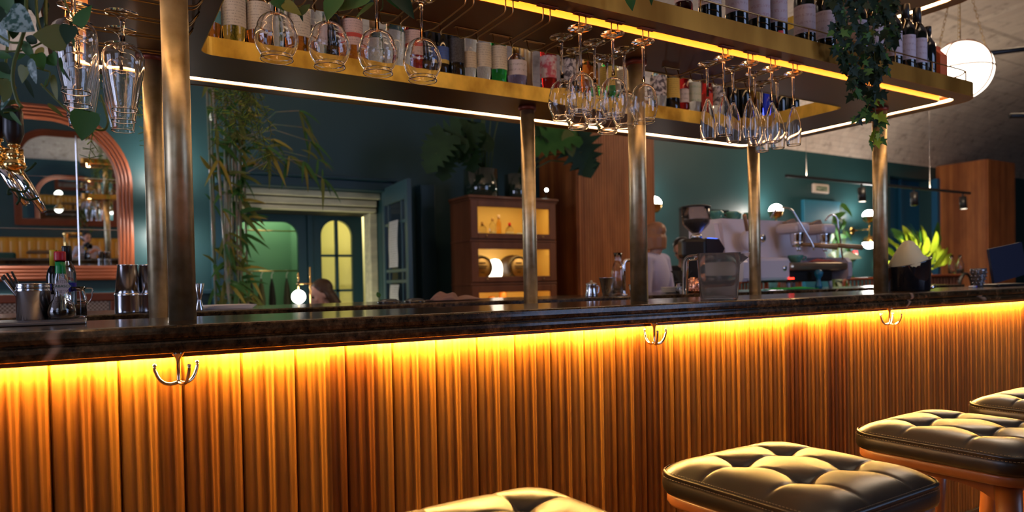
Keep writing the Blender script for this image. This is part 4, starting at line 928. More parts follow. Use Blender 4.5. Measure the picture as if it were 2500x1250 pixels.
# ------------------------------------------------------------------ coffee grinder
g = thing('coffee_grinder', 'tall black coffee grinder with bean hopper and blue display', 'grinder', (2.90, 2.80, ZF), R(58))
m = MB(); m.b2((-.085, -.10, 0), (.085, .10, .035), b=.012); m.b2((-.062, -.03, .035), (.062, .085, .20), b=.02); m.build('base', M['black'], g)
m = MB(); m.b2((-.068, -.045, .195), (.068, .10, .305), b=.02); m.build('motor_housing', M['black'], g)
m = MB(); m.prism([(-.045, .195), (-.14, .215), (-.155, .245), (-.12, .300), (-.045, .305)], -.055, .055, M=Matrix(((0, 0, 1, 0), (1, 0, 0, 0), (0, 1, 0, 0), (0, 0, 0, 1)))); m.build('display_head', mat('head_plastic', (.02, .02, .04), .3), g)
m = MB(); m.add([(-.040, -.118, .3025), (.040, -.118, .3025), (.040, -.060, .3075), (-.040, -.060, .3075)], [(0, 1, 2, 3)]); prop(m.build('display', mat('blue_display', (.05, .1, .8), .3, emit=(.05, .16, 1.0), es=5), g), 'glowing blue display')
m = MB(); m.ell((.030, -.154, .245), (.008, .004, .008), 10, 8); m.build('button', mat('button_led', (.2, .2, .8), .3, emit=(.2, .2, 1), es=2), g)
m = MB(); m.tube([(0, -.10, .20), (0, -.105, .165)], [.022, .014], 14); m.build('chute', M['black'], g)
L([(.030, .305), (.034, .308), (.034, .325), (.024, .330), (0, .330)]).build('hopper_collar', M['steel'], g)
hz = .330; L([(.022, hz), (.024, hz+.004), (.074, hz+.052), (.080, hz+.062), (.084, hz+.150), (.080, hz+.150), (.076, hz+.062), (.070, hz+.054), (.020, hz+.008)]).build('hopper', mat('hopper_plastic', (.80, .74, .70), .05, trans=.96, ior=1.2, spec=.7), g)
L([(0, hz+.010), (.019, hz+.010), (.068, hz+.056), (.074, hz+.066), (.0755, hz+.082), (0, hz+.086)]).build('beans', noisy('coffee_beans', (.02, .007, .003), (.07, .028, .012), 120, .35, bstr=.8), g)
L([(0, hz+.150), (.087, hz+.150), (.088, hz+.158), (.070, hz+.163), (0, hz+.163)]).build('hopper_lid', M['black'], g)
for o in g.children: o.scale = (.93, .93, .985)
# ------------------------------------------------------------------ espresso machine
e = thing('espresso_machine', 'white two-group espresso machine with wooden handles on the far counter', 'coffee machine', (3.20, 2.78, ZF), 0)
wm = M['white_enamel']
yz = Matrix(((0, 0, 1, 0), (1, 0, 0, 0), (0, 1, 0, 0), (0, 0, 0, 1)))
# back body: leaning white panel, higher than the tray
m = MB(); m.prism([(.15, .06), (.15, .18), (.105, .20), (.135, .435), (.33, .435), (.35, .06)], .03, .98, M=yz); m.build('body', wm, e)
m = MB(); m.prism([(-.045, .055), (-.06, .075), (-.06, .165), (-.035, .195), (.12, .20), (.16, .41), (.36, .41), (.37, .055)], -.01, .03, M=yz); m.build('side_panel', wm, e)
m = MB(); m.prism([(-.045, .055), (-.06, .075), (-.06, .165), (-.035, .195), (.12, .20), (.16, .30), (.36, .30), (.37, .055)], .98, 1.02, M=yz); m.build('side_panel', wm, e)
m = MB(); m.b2((.03, -.05, .055), (.42, .14, .195), b=.02); m.build('control_box', wm, e)
m = MB(); m.lathe([(0, 0), (.016, 0), (.016, .006), (0, .006)], 18, M=Matrix.Translation((.36, -.05, .13)) @ Matrix.Rotation(R(90), 4, 'X')); m.build('knob', M['chrome'], e)
m = MB(); m.b2((.42, -.055, .115), (1.0, .12, .165), b=.02); m.build('drip_tray', noisy('tray_steel', (.35, .25, .16), (.50, .38, .26), 4, .3, .8), e)
m = MB(); m.b2((.30, -.03, .045), (.86, .12, .112), b=.01); m.build('tray_underside', M['black'], e)
m = MB(); m.b2((.40, -.054, .062), (.445, -.049, .073)); m.build('red_display', mat('red_display', (.8, .02, .01), .3, emit=(1, .02, .01), es=8), e)
for x in (.18, .48, .90):
    m = MB(); m.tube([(x, .02, .055), (x+.012, .02, 0)], [.014, .010], 12); m.build('foot', M['white_enamel'], e)
    m = MB(); m.tube([(x, .30, .055), (x+.012, .30, 0)], [.014, .010], 12); m.build('foot', M['white_enamel'], e)
for gx in (.52, .78):
    m = MB(); m.box((gx, .01, .375), (.125, .17, .062), b=.022); m.build('group_head', wm, e)
    m = MB(); m.lathe([(0, -.03), (.034, -.03), (.038, -.02), (.040, .02), (.044, .03), (0, .03)], 24, M=Matrix.Translation((gx, -.02, .318))); m.build('group_ring', M['chrome'], e)
    m = MB(); m.lathe([(0, 0), (.033, 0), (.036, .02), (.036, .028), (0, .028)], 24, M=Matrix.Translation((gx, -.02, .262))); m.build('portafilter', M['chrome'], e)
    m = MB(); m.tube([(gx, -.05, .275), (gx+.055, -.10, .268), (gx+.15, -.19, .252)], [.008, .014, .0165], 12); m.build('handle', mat('dark_beech', (.30, .17, .07), .4), e)
    m = MB(); m.tube([(gx-.012, -.025, .262), (gx-.012, -.035, .235)], .006, 8); m.tube([(gx+.012, -.025, .262), (gx+.012, -.035, .235)], .006, 8); m.build('spout', M['chrome'], e)
    m = MB(); m.prism([(gx+.02, .375), (gx+.085, .36), (gx+.11, .42), (gx+.09, .445), (gx+.01, .42)], .06, .09, M=Matrix(((1, 0, 0, 0), (0, 0, 1, 0), (0, 1, 0, 0), (0, 0, 0, 1)))); m.build('paddle', mat('paddle_wood', (.28, .18, .13), .5), e)
m = MB(); m.lathe([(0, 0), (.050, 0), (.062, .01), (.064, .03), (.05, .045), (0, .048)], 26, M=Matrix.Translation((.17, .075, .30)) @ Matrix.Rotation(R(90), 4, 'X')); m.build('steam_knob', wm, e)
m = MB(); m.tube([(.13, .03, .36), (.05, -.02, .44)], .011, 10); m.build('steam_lever', mat('lever_wood', (.40, .20, .09), .45), e)
m = MB(); m.lathe([(0, 0), (.026, 0), (.026, .008), (0, .008)], 20, M=Matrix.Translation((.36, .110, .32)) @ Matrix.Rotation(R(90), 4, 'X')); m.build('gauge', M['chrome'], e)
m = MB(); m.tube(bend([(.33, .02, .435), (.35, -.01, .50), (.42, -.06, .49), (.52, -.13, .27), (.53, -.13, .235)], 5, .03), .0055, 8); m.build('steam_wand', M['chrome'], e)
m = MB(); m.tube(bend([(.86, .02, .435), (.87, -.01, .475), (.91, -.03, .46), (.935, -.05, .18)], 5, .03), .0055, 8); m.build('steam_wand', M['chrome'], e)
for i, (x, y) in enumerate(((.05, .20), (.12, .25), (.20, .20), (.28, .25), (.36, .20), (.44, .25))):
    cup_obj('coffee_cup', 'green coffee cup %s on top of the machine' % ('at the left end', 'second from the left', 'third from the left', 'fourth from the left', 'fifth from the left', 'sixth from the left')[i], 3.20+x, 2.78+y, ZF+.436, .040, .05, M['mint_cup'], rz=i*1.3)
cup_obj('coffee_cup', 'green coffee cup standing on the drip tray of the machine', 3.20+.56, 2.78+.02, ZF+.166, .046, .046, M['mint_cup'], rz=R(-30))
cloth('bar_cloth', 'red cloth lying on the drip tray of the coffee machine', (4.03, 2.80, ZF+.166), .13, .045, .020, mat('red_cloth', (.30, .02, .02), .9), 3)
t = thing('blue_tamper', 'blue knobbed tamper standing under the coffee machine edge', 'tamper', (3.83, 2.69, ZF)); L([(0, 0), (.020, 0), (.022, .02), (.012, .05), (.012, .065), (.024, .085), (.026, .10), (.018, .115), (0, .119)]).build('grip', mat('blue_plastic', (.01, .14, .24), .3), t)
# ------------------------------------------------------------------ arched mirrors
M['mirror'] = mat('mirror_silver', (.86, .90, .90), .0, 1.0)
def arched_mirror(label, x0, x1, z0, z1, r, y, tilt, face, joints=True, fw=.115):
    """face -1: looks towards -y"""
    t = thing('arched_mirror', label, 'mirror', ((x0+x1)/2, y, z0)); t.rotation_euler = (R(tilt)*-face*-1 if False else R(tilt), 0, 0)
    cx = (x0+x1)/2; X0, X1, Z1 = x0-cx, x1-cx, z1-z0
    steps = []; n = 4
    steps.append((0, .0)); steps.append((0, .034))
    for k in range(n):
        a = .006+k*(fw-.012)/n; b = .006+(k+1)*(fw-.012)/n
        for j in range(7):
            u = j/6; steps.append((a+(b-a)*u, .034-.016*k/n+.013*math.sin(PI*u)**.7))
    steps.append((fw, .02)); steps.append((fw, .0))
    vs = []; loops = []
    for d, h in steps:
        L = arch_loop(X0+d, X1-d, d, Z1-d, r-d, 14); loops.append(len(L)); vs += [(px, face*h, pz) for px, pz in L]
    n = loops[0]; m = MB(); m.add(vs, [(a*n+j, a*n+(j+1) % n, (a+1)*n+(j+1) % n, (a+1)*n+j) for a in range(len(steps)-1) for j in range(n)], True)
    m.build('frame', M['frame_wood'], t)
    L = arch_loop(X0+fw, X1-fw, fw, Z1-fw, r-fw, 14); m = MB(); m.add([(px, face*.006, pz) for px, pz in L], [tuple(range(len(L)))]); m.build('glass', M['mirror'], t)
    if joints:
        m = MB(); m.b2((X1-.385, face*.006, fw), (X1-.373, face*.011, Z1-fw-.10), b=.003); m.build('vertical_joint', M['chrome'], t)
        m = MB(); m.b2((X0+fw, face*.006, .395), (X1-fw, face*.010, .403), b=.003); m.b2((X0+fw, face*.006, .80), (X1-fw, face*.008, .804), b=.002); m.build('horizontal_joint', M['chrome'], t)
    return t
arched_mirror('large arched mirror with fluted red-brown frame on the teal wall', -1.30, .295, 1.255, 2.60, .58, 6.485, 3.05, -1)
arched_mirror('second arched mirror on the opposite wall, seen only inside the first', -1.12, .46, 1.45, 3.10, .50, -1.70, 0, 1, joints=False)
# ------------------------------------------------------------------ mustard banquette behind the camera (seen in the mirror)
M['mustard'] = mat('mustard_leather', (.62, .30, .03), .4)
bq = thing('banquette', 'mustard channelled banquette, seen only in the arched mirror', 'banquette', (0, -1.70, 0))
m = MB(); vs = []; n = 0; X = -4.2; w = .13
cols = []
while X < 3.4:
    for j in range(7): u = j/6; cols.append((X+w*u, .10+.03*math.sin(PI*u)**.6))
    X += w
for z, k in ((.45, 1), (1.16, 1), (1.23, .8), (1.24, 0)): vs += [(x, .02+y*k, z) for x, y in cols]
n = len(cols); m.add(vs, [(a*n+j, a*n+j+1, (a+1)*n+j+1, (a+1)*n+j) for a in range(3) for j in range(n-1)], True); m.build('channelled_back', M['mustard'], bq)
m = MB(); m.b2((-4.2, .02, .10), (3.4, .58, .46), b=.05); m.build('seat', M['mustard'], bq)
for i, x in enumerate((-1.75, -.55)):
    t = thing('cafe_table', ('dark square cafe table farther left in the mirror', 'dark square cafe table nearer the photographer in the mirror')[i], 'table', (x, -.85, 0))
    m = MB(); m.box((0, 0, 1.035), (.70, .60, .03), b=.008); m.build('table_top', noisy('dark_table_top', (.05, .03, .02), (.08, .05, .035), 4, .3), t)
    L([(.0, 0), (.22, 0), (.22, .012), (.035, .03), (.03, 1.02), (0, 1.02)], 20).build('pedestal', M['black'], t)
t = thing('green_chair', 'dark green upholstered chair, seen in the mirror only', 'chair', (-1.25, -.25, 0))
m = MB(); m.box((0, 0, .65), (.50, .48, .10), b=.04); m.build('seat', mat('green_velvet', (.01, .06, .05), .8), t)
m = MB(); m.box((0, .24, .88), (.52, .07, .40), b=.033); m.build('backrest', mat('green_velvet_back', (.01, .06, .05), .8), t)
for sx in (-1, 1):
    for sy in (-1, 1): m = MB(); m.tube([(sx*.2, sy*.19, .61), (sx*.23, sy*.22, 0)], [.016, .010], 8); m.build('leg', M['black'], t)
# ------------------------------------------------------------------ people
M['skin'] = mat('skin', (.62, .34, .24), .5); bsdf(M['skin']).inputs['Subsurface Weight'].default_value = .08
def capsule(mb, a, b, r0, r1, seg=14):
    a, b = Vector(a), Vector(b); mb.tube([a, b], [r0, r1], seg); mb.ell(a, r0, 14, 8); mb.ell(b, r1, 14, 8)
def fused(mb, name, mt, parent, vox=.011, smooth=6):
    o = mb.build(name, mt, parent)
    md = o.modifiers.new('fuse', 'REMESH'); md.mode = 'VOXEL'; md.voxel_size = vox; md.use_smooth_shade = True
    sm = o.modifiers.new('soft', 'SMOOTH'); sm.factor = .6; sm.iterations = smooth
    return o
def head_into(mb, c, q, s=1.0):
    """skull, jaw, nose, brows, lips, ears around centre c, q rotates local axes (x right, y forward, z up)"""
    def P(x, y, z): return Vector(c)+q @ (Vector((x, y, z))*s)
    rq = q.to_3x3() if hasattr(q, 'to_3x3') else q
    mb.ell(P(0, -.012, .025), (.074*s, .092*s, .085*s), 20, 14, rot=rq); mb.ell(P(0, .022, -.035), (.056*s, .062*s, .070*s), 18, 12, rot=rq)
    mb.ell(P(0, .055, -.085), (.024*s, .022*s, .020*s), 10, 8, rot=rq); mb.tube([P(0, .080, .020), P(0, .100, -.022)], [.009*s, .014*s], 8); mb.ell(P(0, .098, -.024), .015*s, 8, 6)
    mb.tube([P(-.034, .078, .030), P(.034, .078, .030)], .010*s, 8); mb.ell(P(0, .082, -.052), (.022*s, .011*s, .010*s), 10, 6, rot=rq)
    for sx in (-1, 1): mb.ell(P(sx*.074, -.010, -.006), (.010*s, .020*s, .030*s), 10, 8, rot=rq); mb.ell(P(sx*.036, .066, -.018), (.022*s, .016*s, .022*s), 10, 8, rot=rq)
    mb.tube([P(0, -.02, -.06), P(0, -.035, -.15)], [.050*s, .054*s], 14)
def eyes(parent, c, q, s=1.0):
    for sx in (-1, 1):
        p = Vector(c)+q @ (Vector((sx*.030, .082, .008))*s)
        m = MB(); m.ell(p, .0105*s, 12, 8); m.build('eye', mat('eye', (.05, .03, .02), .2), parent)
def hand(mb, w, fwd, up, s=1.0, curl=.6):
    """palm and five separate bent fingers from wrist w, fwd along the hand, up the palm's back"""
    w = Vector(w); f = Vector(fwd).normalized(); u = Vector(up); u = (u-f*u.dot(f)).normalized(); r = f.cross(u)
    mb.ell(w+f*.045*s, (.020*s,)*3, 10, 8)
    for k in range(4):
        b = w+f*.040*s+r*((k-1.5)*.018*s); mb.tube([w+r*((k-1.5)*.010*s), b+f*.045*s], [.013*s, .0105*s], 8)
        L1 = (.036, .042, .040, .030)[k]*s; p0 = b+f*.045*s; a = curl
        p1 = p0+(f*math.cos(a)-u*math.sin(a))*L1; p2 = p1+(f*math.cos(a*2)-u*math.sin(a*2))*L1*.65; p3 = p2+(f*math.cos(a*2.7)-u*math.sin(a*2.7))*L1*.5
        mb.tube([p0, p1, p2, p3], [.0095*s, .0088*s, .0080*s, .0065*s], 8)
    p0 = w-r*.018*s+f*.02*s; mb.tube([p0, p0-r*.024*s+f*.026*s-u*.010*s, p0-r*.020*s+f*.056*s-u*.022*s], [.0125*s, .0105*s, .0080*s], 8)
def rotz(a): return Matrix.Rotation(R(a), 3, 'Z')
def hair_shell(parent, c, q, mt, kind, s=1.0):
    def P(x, y, z): return Vector(c)+q @ (Vector((x, y, z))*s)
    m = MB(); m.ell(P(0, -.036, .044), (.087*s, .098*s, .082*s), 22, 14, rot=q)
    if kind == 'long':
        for a in range(-5, 6):
            an = R(a*16+180); x, y = .078*math.sin(an), .078*math.cos(an)-.02
            m.tube([P(x*.7, y*.7+.005, .06), P(x*1.08, y*1.0, -.02), P(x*1.15, y*1.05-.02, -.12), P(x*1.2, y*.9-.03, -.25)], [.026*s, .030*s, .030*s, .020*s], 8)
    elif kind == 'bob':
        for a in range(-5, 6):
            an = R(a*25+180); x, y = .080*math.sin(an), .080*math.cos(an)-.015
            m.tube([P(x*.7, y*.7, .06), P(x*1.08, y*1.05, -.03), P(x*1.05, y*1.0, -.13)], [.028*s, .032*s, .022*s], 8)
    elif kind == 'short':
        m.ell(P(0, -.045, -.01), (.078*s, .070*s, .085*s), 18, 12, rot=q)
    if kind in ('long', 'bob', 'short'):
        o = fused(m, 'hair', mt, parent, .008, 8)
    return o
def person(label, loc, yaw, pose, hair_c, hair_k, top_c, bottom_c, seat=False, head_q=None, arms=None, hgt=1.0, extra=None, skin=None):
    """local frame: x right, y forward, z up; feet on the floor"""
    t = thing('person', label, 'person', loc, R(yaw)); s = hgt; dz = 0
    hip = (.47 if seat else .93)*s
    sh = hip+.50*s; lean = .10 if pose == 'lean' else (.04 if seat else .0)
    nk = Vector((0, lean, sh+.05*s)); hc = Vector((0, lean+(.08 if pose == 'lean' else .02), sh+.19*s)); q = head_q or Matrix.Identity(3)
    sk = skin or M['skin']; body = MB(); head_into(body, hc, q, s); body.tube([hc+q @ Vector((0, -.03, -.10))*s, nk-Vector((0, 0, .04))], [.046*s, .055*s], 14)
    body.ell((0, lean*.6, hip+.33*s), (.165*s, .105*s, .20*s), 20, 12); body.ell((0, lean*.2, hip+.08*s), (.150*s, .105*s, .16*s), 20, 12); body.tube([(-.15*s, lean, sh-.02), (.15*s, lean, sh-.02)], .055*s, 14)
    cl = MB(); cl.ell((0, lean*.6, hip+.33*s), (.180*s, .120*s, .215*s), 22, 14); cl.ell((0, lean*.2, hip+.09*s), (.168*s, .120*s, .17*s), 22, 14); cl.tube([(-.155*s, lean, sh-.025), (.155*s, lean, sh-.025)], .066*s, 14)
    pants = MB(); pants.ell((0, 0, hip+.02*s), (.165*s, .125*s, .12*s), 20, 12)
    for sx in (-1, 1):
        if seat: kn = Vector((sx*.11, .44*s, .48*s)); ft = Vector((sx*.12, .46*s, .07))
        else: kn = Vector((sx*.095, .02, .49*s)); ft = Vector((sx*.10, -.01, .08))
        h0 = Vector((sx*.09*s, 0, hip)); capsule(body, h0, kn, .078*s, .055*s); capsule(body, kn, ft, .053*s, .036*s); body.ell(ft+Vector((0, .06, -.035)), (.042, .115, .034), 14, 8)
        pants.tube([h0, kn, ft+Vector((0, 0, .03))], [.092*s, .070*s, .056*s], 16); pants.ell(kn, .070*s, 12, 8); pants.ell(h0, .092*s, 12, 8)
        S0 = Vector((sx*.175*s, lean, sh-.03*s))
        el, wr, fw_, up_ = (arms or {}).get(sx, (Vector((sx*.23*s, lean-.03, sh-.31*s)), Vector((sx*.22*s, lean+.10, sh-.54*s)), (0, .3, -1), (sx, 0, 0)))
        el, wr = Vector(el), Vector(wr); capsule(body, S0, el, .048*s, .038*s); capsule(body, el, wr, .036*s, .026*s); hand(body, wr, fw_, up_, s)
        cl.tube([S0, el, el+(wr-el)*.86], [.062*s, .050*s, .040*s], 14); cl.ell(S0, .064*s, 14, 8); cl.ell(el, .050*s, 12, 8)
    fused(body, 'body', sk, t, .010, 4); eyes(t, hc, q, s)
    fused(cl, 'top', top_c, t, .012, 3); fused(pants, 'trousers', bottom_c, t, .014, 3)
    hair_shell(t, hc, q, hair_c, hair_k, s)
    return t
black_cl = mat('black_clothes', (.012, .010, .010), .8); jeans = mat('dark_jeans', (.02, .025, .04), .8)
def qfrom(yaw, pitch, roll=0): return (Euler((R(pitch), R(roll), R(yaw)), 'XYZ')).to_matrix()
# seated woman reading at the table with the lamp
p = at(795, 715, 5.55); person('person in black with long brown hair looking down at a table', (p.x+.12, 5.57, 0), 104, 'lean', mat('brown_hair', (.060, .028, .011), .5), 'long', black_cl, jeans, seat=True, head_q=qfrom(0, -20), hgt=.95,
       arms={1: ((.26, .15, .72), (.12, .40, .78), (-.3, 1, .0), (0, 0, 1)), -1: ((-.26, .15, .72), (-.10, .40, .78), (.3, 1, 0), (0, 0, 1))})
t = thing('chair', 'dark chair on which the person with brown hair sits', 'chair', (p.x+.15, 5.57, 0)); m = MB(); m.box((0, 0, .33), (.42, .42, .04), b=.015); m.build('seat', M['cab_wood'], t)
for sx in (-1, 1):
    for sy in (-1, 1): m = MB(); m.tube([(sx*.17, sy*.17, .32), (sx*.19, sy*.19, 0)], .014, 8); m.build('leg', M['cab_wood'], t)
# blonde person standing with her back to the bar, dark-haired person beside her
p = at(1598, 600, 4.5); person('blonde person in a pale top seen from behind at the bar', (p.x, 4.5, 0), 20, 'stand', mat('blonde_hair', (.36, .15, .065), .42), 'bob', mat('lilac_white_top', (.52, .47, .62), .8), jeans, head_q=qfrom(0, -5), hgt=.955)
p = at(1690, 620, 4.6); person('dark-haired person bending forward behind the coffee grinder', (p.x+.05, 4.72, 0), 120, 'lean', mat('black_hair', (.015, .010, .009), .35), 'short', black_cl, jeans, head_q=qfrom(0, -30), hgt=.885)
# the photographer, reflected in the arched mirror
pale = mat('pale_shirt', (.45, .48, .62), .8)
person('person in pale shirt holding a camera, reflected in the mirror', (-.075, -.36, 0), -26, 'stand', mat('short_dark_hair', (.03, .02, .015), .6), 'short', pale, jeans, head_q=qfrom(0, -2), hgt=.80,
       arms={1: ((.27, .06, .93), (.10, .19, 1.085), (-.5, .5, .4), (.5, .2, .5)), -1: ((-.27, .08, .93), (-.06, .20, 1.07), (.5, .5, .3), (-.5, .2, -.5))})
t = thing('camera_body', 'black camera held by the person reflected in the mirror', 'camera', (0, 0, 0)); t.rotation_euler = (0, 0, -YAW)
m = MB(); m.box((0, -.115, 1.175), (.13, .05, .085), b=.012); m.box((0, -.115, 1.225), (.05, .045, .03), b=.01); m.build('housing', M['black'], t)
m = MB(); m.tube([(0, -.09, 1.175), (0, -.035, 1.175)], .034, 20, caps=False); m.build('lens', M['black'], t)
# ------------------------------------------------------------------ barrister bookcase with lit compartments
cb = thing('bookcase', 'tall stacked wooden bookcase with lit glazed compartments', 'bookcase', (2.945, 5.60, 0)); Wd, Dp = .94, .40
tiers = [(1.566, 1.945), (1.165, 1.556), (.765, 1.155), (.10, .755)]
m = MB(); m.b2((-.025, -.03, 1.945), (Wd+.025, Dp, 1.972), b=.008); m.b2((-.012, -.015, 1.925), (Wd+.012, Dp, 1.947), b=.006); m.build('cornice', M['cab_wood'], cb)
m = MB(); m.b2((-.01, -.01, 0), (Wd+.01, Dp, .10), b=.006); m.build('plinth', M['cab_wood'], cb)
for k, (z0, z1) in enumerate(tiers):
    m = MB(); m.b2((0, .01, z0), (.02, Dp, z1)); m.b2((Wd-.02, .01, z0), (Wd, Dp, z1)); m.b2((.02, .01, z0), (Wd-.02, Dp, z0+.02)); m.b2((.02, .01, z1-.02), (Wd-.02, Dp, z1)); m.b2((-.008, -.004, z1-.006), (Wd+.008, Dp, z1+.010), b=.004)
    m.build('compartment', M['cab_wood'], cb)
    m = MB(); m.b2((.021, Dp-.03, z0+.02), (Wd-.021, Dp-.02, z1-.02)); m.b2((.0205, .03, z0+.02), (.026, Dp-.03, z1-.02)); m.b2((Wd-.026, .03, z0+.02), (Wd-.0205, Dp-.03, z1-.02)); m.b2((.026, .03, z0+.0205), (Wd-.026, Dp-.03, z0+.026)); m.build('lining', M['cab_inside'], cb)
    dr = MB(); a, b = .075, .072
    dr.b2((.004, -.012, z0+.012), (a, .012, z1-.012), b=.004); dr.b2((Wd-a, -.012, z0+.012), (Wd-.004, .012, z1-.012), b=.004)
    dr.b2((a, -.012, z0+.012), (Wd-a, .012, z0+.062), b=.004); dr.b2((a, -.012, z1-.075), (Wd-a, .012, z1-.012), b=.004); d_ = dr.build('door', M['cab_wood'], cb)
    m = MB(); m.b2((a-.01, -.002, z0+.055), (Wd-a+.01, .001, z1-.065)); m.build('pane', M['pane'], d_)
    m = MB(); m.ell((.16, -.018, z0+.036), .009, 10, 8); m.ell((Wd-.16, -.018, z0+.036), .009, 10, 8); m.build('knob', M['brass_wire'], d_)
    if k < 3:
        l = area_light('bookcase_lamp', (2.945+Wd/2, 5.60+.035, z1-.03), (R(18), 0, 0), .72, .03, 2.6, (1.0, .66, .22))
for i, (x, lb, s) in enumerate(((.12, 'amber bottle at the left end of the upper lit compartment', 'g_amber'), (.22, 'clear bottle second from the left in the upper lit compartment', 'g_clear'), (.33, 'tall clear bottle in the upper lit compartment', 'g_clear'), (.40, 'small amber topped bottle in the upper lit compartment', 'g_gold'),
                             (.52, 'round clear bottle with red stopper in the bookcase', 'g_clear'), (.72, 'green bottle behind the rear post in the bookcase', 'g_green'))):
    bottle('cabinet_bottle', ('round', 'squat', 'round', 'slim', 'squat', 'slim')[i], (2.945+x, 5.60+.17, 1.566+.0275), lb, M[s], M['l_cream'] if i in (0, 2, 4) else None, M[('black', 'cork', 'cork', 'l_pink', 'cap_rd', 'g_green')[i]], lz=(.03, .08), s=.82, group='bottles in the upper lit compartment', face=-110)
t = thing('upper_reflection_stand_in', 'small white stand-in for a lamp reflection between the bookcase bottles', 'jar', (2.945+.62, 5.75, 1.5935)); L([(0, 0), (.030, 0), (.034, .01), (.034, .045), (.026, .055), (0, .058)]).build('body', M['white'], t)  # white solid added in place of a lamp reflection in the upper pane
def cask(x, z, lb):
    t = thing('cask', lb, 'cask', (2.945+x, 5.60+.20, z)); Q = Matrix.Rotation(R(90), 4, 'X')
    pr = [(.100, -.12), (.118, -.06), (.123, 0), (.118, .06), (.106, .12), (.098, .12), (.098, .112), (0, .112)]
    m = MB(); m.lathe([(0, -.12)]+pr, 32, M=Matrix.Translation((0, 0, .123)) @ Q); m.build('staves', mat('dark_staves', (.035, .018, .010), .5), t)
    m = MB(); m.lathe([(0, .1125), (.0975, .1125), (.0975, .114), (0, .114)], 32, M=Matrix.Translation((0, 0, .123)) @ Q); m.build('head', mat('cask_head', (.42, .27, .15), .6), t)
    m = MB(); 
    for zz, w in ((.165, .07), (.135, .10), (.115, .08), (.075, .04)): m.b2((-w/2, -.1155, zz-.005), (w/2, -.1142, zz+.005))
    m.build('stencil', mat('stencil_ink', (.10, .06, .04), .6), t)
    return t
cask(.165, 1.192, 'small wooden cask with pale stencilled head at the left of the bookcase'); cask(.565, 1.192, 'small wooden cask with pale stencilled head behind the rear post')
t = thing('reflection_stand_in', 'white glowing stand-in for a lamp reflection between the two casks', 'reflection', (2.945+.365, 5.60+.20, 1.1915)); L([(0, 0), (.045, 0), (.070, .05), (.075, .11), (.066, .165), (.040, .20), (0, .21)]).build('body', M['globe'], t)  # glowing solid added where the pane would mirror a globe lamp
for x, lb in ((.42, 'orange rounded jar low in the bookcase'), (.30, 'flat golden tin low in the bookcase')):
    t = thing('low_jar', lb, 'jar', (2.945+x, 5.60+.16, .7925)); L([(0, 0), (.03, 0), (.035, .02), (.034, .28 if x > .35 else .24), (.02, .30 if x > .35 else .25), (0, .30 if x > .35 else .25)]).build('body', mat('orange_jar', (.75, .25, .04), .3), t)
# small spot lamp beside the bookcase
t = thing('clip_spot', 'tiny bright spot lamp above the right corner of the bookcase', 'lamp', (3.86, 5.72, 1.973)); L([(0, 0), (.02, 0), (.02, .006), (.005, .01), (.005, .07), (0, .07)], 16).build('stand', M['black'], t)
m = MB(); m.ell((0, -.01, .098), .030, 16, 10); m.build('housing', M['black'], t)
m = MB(); m.ell((-.012, -.032, .100), .016, 12, 8); m.build('bulb', mat('spot_bulb', (1, 1, 1), .3, emit=(1, .95, .8), es=60), t)
# ------------------------------------------------------------------ plants
def leafy(name, c1, c2, rough=.38, tr=.0):
    m = noisy(name, c1, c2, 6, .52, lo=.3, hi=.7, detail=3); bsdf(m).inputs['Specular IOR Level'].default_value = .3; return m
M['leaf_dark'] = leafy('dark_leaf', (.008, .030, .008), (.018, .055, .013), .5); M['leaf_mid'] = leafy('mid_leaf', (.03, .11, .02), (.06, .17, .03)); M['leaf_olive'] = leafy('olive_leaf', (.10, .13, .02), (.16, .17, .03))
M['leaf_lime'] = leafy('lime_leaf', (.20, .34, .02), (.42, .52, .04)); M['leaf_yellow'] = leafy('yellowing_leaf', (.30, .22, .03), (.40, .33, .05)); M['leaf_silver'] = noisy('silver_leaf', (.03, .10, .07), (.30, .42, .38), 90, .4, lo=.46, hi=.56)
M['ivy'] = mat('ivy_leaf', (.008, .028, .010), .55, spec=.3); M['vine'] = mat('green_vine', (.09, .13, .02), .5); M['cane'] = noisy('bamboo_cane', (.10, .22, .12), (.36, .25, .17), 12, .45)
def leaf_shape(kind):
    if kind == 'heart': o = [(0, 0), (.18, -.10), (.36, -.07), (.47, .10), (.46, .32), (.34, .58), (.16, .82), (0, 1)]
    elif kind == 'lance': o = [(0, 0), (.05, .05), (.085, .2), (.09, .4), (.07, .65), (.035, .87), (0, 1)]
    elif kind == 'oval': o = [(0, 0), (.12, .05), (.25, .22), (.30, .42), (.25, .66), (.12, .88), (0, 1)]
    elif kind == 'ivy': o = [(0, .05), (.16, -.05), (.42, .05), (.26, .26), (.52, .48), (.24, .50), (.16, .68), (0, 1)]
    else:
        o = [(0, 0), (.20, -.12), (.40, -.10), (.52, .05), (.28, .13), (.56, .20), (.30, .28), (.56, .37), (.28, .43), (.50, .54), (.24, .57), (.42, .70), (.18, .72), (.28, .84), (0, 1)]
    return o
